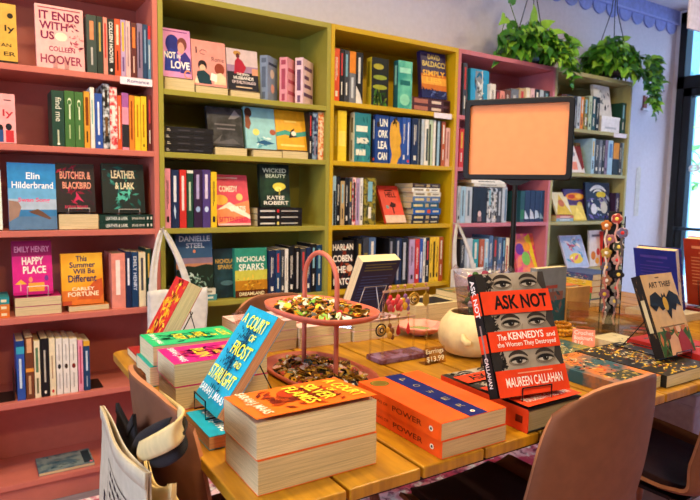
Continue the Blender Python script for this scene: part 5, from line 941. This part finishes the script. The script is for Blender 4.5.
def cone(u, v):
    a = u*6.283; rr = .03+.062*v+.006*math.sin(a*5)*v; return (rr*math.cos(a)+.05*v, rr*math.sin(a)+.0*v, .03+.17*v+.012*math.sin(a*3+1)*v)
MB().sheet(cone, 48, 8, .0006, cel).build('plastic_wrap', bq)
fl_ = MB(); stm = MB()
for k in range(60):
    a = R.random()*6.283; rr = math.sqrt(R.random()); v = R.uniform(.45, .95); p = V(((.015+.045*v)*rr*math.cos(a)+.06*v, (.015+.03*v)*rr*math.sin(a), .03+.16*v))
    fl_.ball(p, R.uniform(.009, .015), mat(R.choice(['8a2a40', 'c08a98', 'd8c4c4', 'a03a54', '5a1c2c', '3a5a20', 'a86070']), .6), 7, 5)
    if k % 3 == 0: stm.tube([V((0, 0, .004)), p], .0016, mat('4a6a2c', .7), 5)
    if k % 3 == 1: leaf(fl_, V((p.x*.8, p.y*.8, p.z*.6)), V((math.cos(a), math.sin(a), .8)), V((0, 0, 1)), .04, mat(R.choice(['3a5a20', '5a7a2a', 'a08a2a']), .5))
fl_.build('flowers', bq); stm.build('stems', bq)
# scalloped shell dish
sdsh = thing('shell_dish', 'small salmon pink scalloped dish with green inside, left of the pot', 'dish', (.53, -1.035, TZ+.0005))
def dish(u, v): a = u*6.283; rr = (.02+.055*v)*(1+.06*math.cos(a*9)*v); return (rr*math.cos(a), rr*math.sin(a), .004+.028*v*v)
mb = MB(); mb.sheet(dish, 72, 8, .004, mat('f09a8a', .4)); mb.lathe([(.001, 0), (.026, 0), (.024, .005), (.001, .006)], mat('f09a8a', .4), 24); mb.build('bowl', sdsh)
MB().lathe([(.001, .0105), (.04, .0165), (.03, .018), (.001, .014)], mat('8a9a5a', .4), 24).build('inner_glaze', sdsh)
# amber bead bracelets and a wrapped candy between the stand and the sign
for k, (x, y, z, hx) in enumerate(((.925, -1.255, .0066, 'c8841c'), (.935, -1.262, .0192, 'd89a2c'), (.928, -1.25, .0318, 'b8741c'))):
    r = thing('bead_bracelet', f'amber bead bracelet, {("bottom", "middle", "top")[k]} of the pile beside the pink sign', 'bracelet', (x, y, TZ+z), 'amber bead bracelets'); mb = MB()
    for q in range(18): mb.ball((.034*math.cos(q*.349), .03*math.sin(q*.349), 0), .0063, mat(hx, .15), 8, 6)
    mb.build('beads', r); MB().tube([(.034*math.cos(q*.349), .03*math.sin(q*.349), 0) for q in range(18)], .0012, mat('4a2a10', .6), 5, True).build('string', r)
cd_ = thing('wrapped_packet', 'lilac and silver plastic-wrapped packet beside the amber beads', 'packet', (.80, -1.215, TZ+.001))
def pkt(u, v): s = math.sin(u*math.pi); w = math.sin(v*math.pi); return (.09*u, .05*v-.02*u, .004+.03*s*w+.006*math.sin(u*17+v*9)*s*w)
MB().sheet(pkt, 16, 10, .002, mat('b0a0c4', .15, .3, 'foil')).build('wrapper', cd_)
MB().box(.03, .012, .001, .06, .03, .006, mat('8a6aa0', .5)).build('contents', cd_)
# sign stand: black frame round a peach sheet on a pole
PB = V((.705, -1.24, TZ)); vd = (CAM-PB); vd.z = 0; vd.normalize(); ang = math.radians(-7); nrm = V((vd.x*math.cos(ang)-vd.y*math.sin(ang), vd.x*math.sin(ang)+vd.y*math.cos(ang), 0)); ex = V((-nrm.y, nrm.x, 0))
ss = thing('sign_stand', 'black-framed landscape sign holder with a plain peach sheet on a black pole', 'sign stand', axes(PB, ex, -nrm, V((0, 0, 1))))
blk = mat('16120f', .5, 0, 'plastic', .25); W, H, z0 = .309, .235, .486; bz_ = .0155
mb = MB(); tl = -.012
def rrect(x0, y0, x1, y1, r, y): return [(cx+r*math.cos(math.radians(q)), y, cy+r*math.sin(math.radians(q))) for cx, cy, s in ((x1-r, y1-r, 0), (x0+r, y1-r, 90), (x0+r, y0+r, 180), (x1-r, y0+r, 270)) for q in range(s, s+91, 15)]
L4 = [rrect(-W/2, z0, W/2, z0+H, .014, .004), rrect(-W/2, z0, W/2, z0+H, .014, -.009), rrect(-W/2+.003, z0+.003, W/2-.003, z0+H-.003, .012, -.012), rrect(-W/2+bz_, z0+bz_, W/2-bz_, z0+H-bz_, .006, -.012), rrect(-W/2+bz_, z0+bz_, W/2-bz_, z0+H-bz_, .006, .004)]
nq = len(L4[0]); mb.add([p for L in L4 for p in L], [(a*nq+i, a*nq+(i+1) % nq, ((a+1) % 5)*nq+(i+1) % nq, ((a+1) % 5)*nq+i) for a in range(5) for i in range(nq)], blk)
mb.build('frame', ss)
MB().box(-W/2+bz_*.6, -.001, z0+bz_*.6, W/2-bz_*.6, .003, z0+H-bz_*.6, mat('f8a06c', .7, 0, 'paper', .1)).build('peach_sheet', ss)
mb = MB(); g = glass_mat('sign_cover', (.99, .985, .98), -.35); mb.box(-W/2+bz_*.7, -.0045, z0+bz_*.7, W/2-bz_*.7, -.0035, z0+H-bz_*.7, g); mb.build('clear_cover', ss)
mb = MB(); mb.prism([(-.045, z0-.0005), (.045, z0-.0005), (.012, z0-.016), (-.012, z0-.016)], -.008, .002, blk, 'xz'); mb.build('mount', ss)
MB().tube([(0, -.003, .011), (0, -.003, z0-.0155)], .0075, blk, 12).build('pole', ss)
MB().lathe([(.001, .0005), (.06, .0005), (.06, .006), (.012, .011), (.001, .011)], blk, 32).build('base', ss)
# crochet bookmark tower in a clear tray
bm = V((1.095, -1.312, TZ)); exx = V((.62, -.785, 0)).normalized()
ct = thing('bookmark_tower', 'tall narrow black rack hung with crochet bookmarks, in a clear tray', 'display rack', axes(bm, exx, V((-exx.y, exx.x, 0)), V((0, 0, 1))))
MB().box(-.02, .008, .0065, .02, .014, .395, mat('1c1a1c', .5)).build('backboard', ct, bevel=.001)
mb = MB()
for q in (-.03, .03): mb.tube([(q, .011, .0065), (q, .011, .38)], .002, mat('2a2a2c', .4, .5, 'wire'), 6)
for z in (.085, .13, .175, .22, .265, .31, .355): mb.tube([(-.031, .0068, z), (.031, .0068, z)], .0018, mat('2a2a2c', .4, .5, 'wire'), 6)
mb.build('wire_rails', ct)
fro = glass_mat('frosted_acrylic', (.9, .87, .85), .5); mb = MB()
for (x0, y0, x1, y1) in ((-.13, -.05, .13, -.046), (-.13, .11, .13, .114), (-.13, -.046, -.126, .11), (.126, -.046, .13, .11)): mb.box(x0, y0, .0062, x1, y1, .075, fro)
mb.box(-.13, -.05, .0005, .13, .114, .006, fro)
mb.build('acrylic_tray', ct)
cols = [('a84038', 'rose and dark red', .372, .004), ('b86a2c', 'orange and black', .35, -.026), ('70647e', 'mauve and yellow', .328, .022), ('a06a70', 'dusty pink', .306, -.014), ('4a4a3c', 'olive and grey', .283, .014), ('b08c40', 'golden yellow', .262, -.022), ('b08a80', 'pale pink', .24, .012), ('5e525c', 'grey-mauve', .216, -.02), ('221e20', 'black and pink', .194, .018), ('a07050', 'peach', .172, -.016), ('8e8672', 'beige', .15, .014), ('84545e', 'plum pink', .128, -.02), ('a09488', 'off-white and brown', .106, .012), ('6c6c64', 'stone grey', .084, -.016)]
for k, (hx, nm, z, x) in enumerate(cols):
    p = ct.matrix_world @ V((x, -.006-.0028*(k % 3), z)); M = axes(p, exx, V((-exx.y, exx.x, 0)), V((0, 0, 1)))
    r = thing('crochet_bookmark', f'{nm} crochet bookmark hanging on the black rack, {ORD[k+1]} from the top', 'bookmark', M, 'crochet bookmarks on the rack'); R = random.Random(k)
    mb = MB()
    for q in range(5): a = q*1.2566+.3*k; mb.ball((.0095*math.cos(a), 0, .0095*math.sin(a)), .0085, mat(hx, .9, 0, 'yarn'), 8, 6, 1, .35)
    mb.build('flower', r); mb = MB(); mb.ball((0, -.0025, 0), .006, mat(('f0d060', 'f0e8d8', 'd83a3a', 'e8c040')[k % 4], .9, 0, 'yarn'), 8, 6, 1, .5); mb.build('centre', r)
    mb = MB(); pts = [(.003*math.sin(q*1.3+k), .0, -.012-.011*q) for q in range(7 if z > .1 else 5)]; mb.tube(pts, .0032, mat(('d8a090', 'e8d0c0', '6a5a58', 'c87a6a')[k % 4], .9, 0, 'yarn'), 6); mb.build('tail', r)
    if k in (0, 2, 4): MB().lathe([(.0005, -.0012), (.017, -.0012), (.017, .0012), (.0005, .0012)], mat(('d8b0a0', 'c8a0a0', 'd8c0b0')[k//2], .9, 0, 'yarn'), 16).build('round_patch', r).rotation_euler = (math.pi/2, 0, 0)
for k, (x, y, hx, nm) in enumerate(((-.07, -.01, 'd8685a', 'coral'), (.075, .0, 'e0a090', 'pale pink'), (.1, .05, 'c83a48', 'red'), (-.09, .06, 'b8b0b8', 'grey'))):
    p = ct.matrix_world @ V((x, y, .0075)); r = thing('bagged_bookmark', f'{nm} crochet bookmark lying in a clear sleeve in the acrylic tray', 'bookmark', axes(p, exx, V((-exx.y, exx.x, 0)), V((0, 0, 1))), 'sleeved bookmarks in the tray')
    mb = MB()
    for q in range(4): mb.ball((.006*math.cos(q*1.57), .006*math.sin(q*1.57), .006), .006, mat(hx, .9, 0, 'yarn'), 7, 5, 1, 1, .5)
    mb.tube([(-.03+.008*q, .004*math.sin(q), .004) for q in range(8)], .003, mat(hx, .9, 0, 'yarn'), 6); mb.build('yarn', r)
    MB().box(-.036, -.014, .0101, .036, .014, .0108, glass_mat('cellophane')).build('sleeve', r)
tn = thing('card_box', 'tan cardboard display card standing behind the bookmark tower', 'card', axes((1.13, -1.12, TZ+.0005), V((1, 0, 0)), V((0, 1, 0)), V((0, 0, 1))))
MB().box(0, 0, 0, .13, .012, .115, mat('c89a58', .75, 0, 'card')).build('panel', tn, bevel=.001); MB().box(.02, .0125, 0, .11, .04, .004, mat('b88a4c', .75, 0, 'card')).build('foot', tn)
# ================================================================== BAGS
can = mat('c2b296', .9, 0, 'cloth'); can_lit = mat('dcc086', .9, 0, 'cloth'); cot = mat('d8d2ca', .9, 0, 'cloth'); blkc = mat('18161a', .85, 0, 'cloth')  # second canvas: cream cloth with warm lamplight mixed into its colour
def hung_tote(label, x0, x1, ztop, zbot, hookx, hookz, y):
    r = thing('tote_bag', label, 'tote bag', (hookx, y, hookz), 'white totes hanging on the bookcases'); w = x1-x0; a, b = x0-hookx, x1-hookx; zt = ztop-hookz; zb = zbot-hookz
    def front(u, v): bul = .02*math.sin(u*math.pi)*(.4+.6*math.sin(v*math.pi)); return (a+w*u+.004*math.sin(v*9), -.018-bul+.005*math.sin(u*15+v*4)*(1-v*.4), zb+(zt-zb)*v+.006*math.sin(u*7))
    def backp(u, v): return (a+w*u, -.008, zb+(zt-zb)*v)
    MB().sheet(front, 24, 20, .002, cot).build('front_panel', r); MB().sheet(backp, 4, 4, .002, cot).build('back_panel', r)
    for nm, xa, xb, yy in (('strap', a+w*.08, -.006, -.02), ('strap', b-w*.3, .006, -.02)):
        def st2(u, v): 
            x = xa*(1-v)+xb*v+(-.01 if xa < 0 else .012)*math.sin(v*math.pi); ww = .034*(1-.35*v)*(1 if v < .9 else 1-4*(v-.9)); return (x+(u-.5)*ww, yy-.006*math.sin(u*6.28)*v, zt-.02+(0.02-zt)*v-.001)
        MB().sheet(st2, 8, 16, .002, cot).build(nm, r)
    MB().tube([(0, .012, .004), (0, -.028, .0), (0, -.034, .012)], .003, mat('d8d4cc', .4, .4, 'steel'), 8).build('hook', r)
    return r
hung_tote('white cotton tote hanging between the rose pink and olive bookcases', -.062, .182, .8, .38, .0, 1.05, -.016)
hung_tote('white cotton tote hanging between the yellow and mauve-pink bookcases', 1.575, 1.81, .8, .42, 1.6, 1.05, -.016)
# bags over the corner of the end chair
def bag(label, x, y0, y1, zt0, zt1, zb, mt, bulge, seed, words=False, group='cloth bags hung on the end chair', th=.03):
    """cloth bag hanging in a plane facing -x; its mouth runs from (y0,zt0) to (y1,zt1)"""
    r = thing('tote_bag', label, 'tote bag', (x, (y0+y1)/2, zt0), group); R = random.Random(seed); yc = (y0+y1)/2; ph = R.random()*6
    def P(u, v, s):
        y = y0+(y1-y0)*u-yc; zt = zt0+(zt1-zt0)*u-.035*math.sin(u*math.pi)*(1 if words is False else .3); z = zb+(zt-zb)*v-zt0
        xx = s*(th*(.25+.75*math.sin(math.pi*min(1, max(0, v*.9+.05))))*(.35+.65*math.sin(math.pi*u)))+bulge*math.sin(u*6+ph)*.35+bulge*math.sin(v*8+u*3+ph)*.3
        return (xx, y, z)
    fp = MB().sheet(lambda u, v: P(1-u, v, -1), 26, 26, .002, mt).build('front_panel', r)
    MB().sheet(lambda u, v: P(u, v, 1), 26, 26, .002, mt).build('back_panel', r)
    hem = MB(); hem.sheet(lambda u, v: tuple(V(P(1-u, .94+.062*v, -1))+V((-.0028, 0, 0))), 26, 2, .0018, mt); hem.build('hem', fp)
    if words:
        f = lambda u, v, e_: tuple(V(P(u, v, -1))+V((-.0014-e_, 0, 0)))
        tx = MB(); kk = '2a2428'; 
        def line(u0, v0, u1, v1, wd=.006):
            n = 14; pts = [(u0+(u1-u0)*i/n, v0+(v1-v0)*i/n) for i in range(n+1)]; dv = wd if abs(u1-u0) > abs(v1-v0) else 0; du = 0 if dv else wd
            tx.add([f(q[0]-du/2, q[1]-dv/2, .0006) for q in pts]+[f(q[0]+du/2, q[1]+dv/2, .0006) for q in pts], [(i, i+1, n+2+i, n+1+i) for i in range(n)], mat(kk, .8))
        line(.26, .83, .82, .83); line(.26, .2, .26, .83); line(.82, .2, .82, .83)
        R2 = random.Random(4)
        for k in range(10):
            uu = .31
            while uu < .7:
                ww = R2.uniform(.04, .11); tx.ops([('r', uu, .775-.05*k, min(.79, uu+ww), .795-.05*k, kk)], f); uu += ww+.025
        for k in range(5): tx.ops([('r', .15, .3+.07*k, .2, .35+.07*k, kk)], f)
        tx.build('printed_panel', fp)['label'] = 'black printed lines of text in an outlined box'
    return r, P
bag('grey-white canvas tote with printed text box, front bag on the end chair', -.446, -1.238, -1.625, .785, .812, .40, can, .01, 1, True, th=.014)
def Xp(px, py, x): return hit(px, py, 0, x)
bag('black cloth bag behind the canvas tote on the end chair', -.416, -1.25, -1.42, .79, .825, .5, blkc, .008, 2, th=.006)
bag('cream-yellow canvas tote nearest the table on the end chair', -.414, -1.44, -1.63, .785, .79, .42, can_lit, .01, 3, th=.008)
bag('small cream-yellow pouch bag folded at the near edge of the end chair bags', -.388, -1.53, -1.645, .74, .745, .45, can_lit, .012, 6, th=.008)
def strap_loop(label, pts, w, mt):
    r = thing('bag_strap', label, 'strap', pts[0]); P = [V(p)-V(pts[0]) for p in pts]
    def fn(u, v):
        q = u*(len(P)-1); i = min(int(q), len(P)-2); f_ = q-i; a0, a1, a2, a3 = P[max(0, i-1)], P[i], P[i+1], P[min(len(P)-1, i+2)]
        c = .5*(2*a1+(a2-a0)*f_+(2*a0-5*a1+4*a2-a3)*f_*f_+(3*a1-a0-3*a2+a3)*f_**3); return tuple(c+V((0, 0, (v-.5)*w))+V((-.004*math.sin(v*3.14), 0, 0)))
    MB().sheet(fn, 40, 6, .0025, mt).build('band', r); return r
strap_loop('black strap over the cream strap at the end chair back corner', [Xp(133, 452, -0.427), Xp(138, 441, -0.429), Xp(150, 433, -0.432), Xp(163, 427, -0.430), Xp(172, 424, -0.422)], .02, blkc)
strap_loop('wide cream strap looped round the end chair back corner', [Xp(140, 452, -0.434), Xp(152, 447, -0.440), Xp(168, 439, -0.440), Xp(180, 430, -0.427), Xp(184, 421, -0.402), Xp(178, 413, -0.352), Xp(160, 398, -0.327)], .034, can_lit)
strap_loop('lower black strap hanging under the cream strap on the end chair', [Xp(152, 458, -0.427), Xp(166, 456, -0.429), Xp(180, 447, -0.422), Xp(187, 436, -0.402), Xp(185, 425, -0.362)], .03, blkc)
# grey crate under the far end of the table
cr = thing('storage_crate', 'light grey storage box on the rug under the right end of the table', 'box', (1.5, -1.4, .0135))
mb = MB(); gm = mat('a8a0a8', .7)
mb.box(0, 0, 0, .34, .5, .46, gm); mb.build('body', cr, bevel=.006); MB().box(-.006, -.006, .461, .346, .506, .5, gm).build('lid', cr, bevel=.004)
for k in range(2): MB().ball((-.012, .12+.25*k, .3-.1*k), .011, mat('2a2628', .4), 8, 6).build('knob', cr)
# ================================================================== LIGHT AND CAMERA
def ceiling_lamp(label, x, y, power, size, col, aim=None):
    r = thing('ceiling_lamp', label, 'lamp', (x, y, CZ-.06))
    mb = MB(); mb.lathe([(size*.5+.02, .0), (size*.5+.025, .059)], mat('e8e8e8', .5), 28); mb.build('housing', r)
    l = bpy.data.lights.new('lamp_light', 'AREA'); l.shape = 'DISK'; l.size = size; l.energy = power; l.color = col
    o = bpy.data.objects.new('lamp_light', l); COL.objects.link(o); o.parent = r; o.location = (0, 0, -.004)
    if aim: d = V(aim)-V((x, y, CZ-.06)); o.rotation_euler = d.to_track_quat('-Z', 'Y').to_euler()
warm = (1, .78, .42)  # lamps out of view, assumed from the warm light overhead
ceiling_lamp('round warm ceiling lamp above the near table end', .15, -1.35, 27, .22, warm)
ceiling_lamp('round warm ceiling lamp above the table middle', 1.3, -1.25, 22, .22, warm)
ceiling_lamp('round warm ceiling lamp in front of the rose pink bookcase', -.6, -.85, 21, .22, warm)
ceiling_lamp('round warm ceiling lamp above the far table end', 2.5, -1.2, 14, .22, warm)
ceiling_lamp('round warm ceiling lamp behind the camera', -.3, -3.2, 50, .35, warm)  # added fill, brightens the faces turned towards the camera
# daylight through the shop front and the assumed window at the left
w = bpy.data.worlds.new('daylight'); sc.world = w; w.use_nodes = True; nt = w.node_tree; bg = nt.nodes['Background']
bg.inputs[0].default_value = (.66, .75, 1, 1); bg.inputs[1].default_value = 13.0
def portal(loc, rot, sx, sy):
    l = bpy.data.lights.new('window_portal', 'AREA'); l.shape = 'RECTANGLE'; l.size = sx; l.size_y = sy; l.cycles.is_portal = True
    o = bpy.data.objects.new('window_portal', l); COL.objects.link(o); o.location = loc; o.rotation_euler = rot
portal((RX+.08, -1.68, 1.35), (0, math.radians(90), 0), 2.6, 3.8); portal((LX-.06, -1.8, 1.5), (0, math.radians(-90), 0), 1.5, 1.8)  # second portal covers the assumed, unseen window
cam = bpy.data.cameras.new('camera'); cam.sensor_width = 36; cam.lens = FPX/700*36; cam.clip_start = .02
co = bpy.data.objects.new('camera', cam); COL.objects.link(co); co.matrix_world = axes(CAM, RGT, UPV, -FWD)
cam.dof.use_dof = True; cam.dof.focus_distance = 1.3; cam.dof.aperture_fstop = 8
sc.camera = co
sc.view_settings.view_transform = 'Standard'; sc.view_settings.look = 'None'; sc.view_settings.exposure = 0.02; sc.view_settings.gamma = 1.0
bpy.context.view_layer.update()
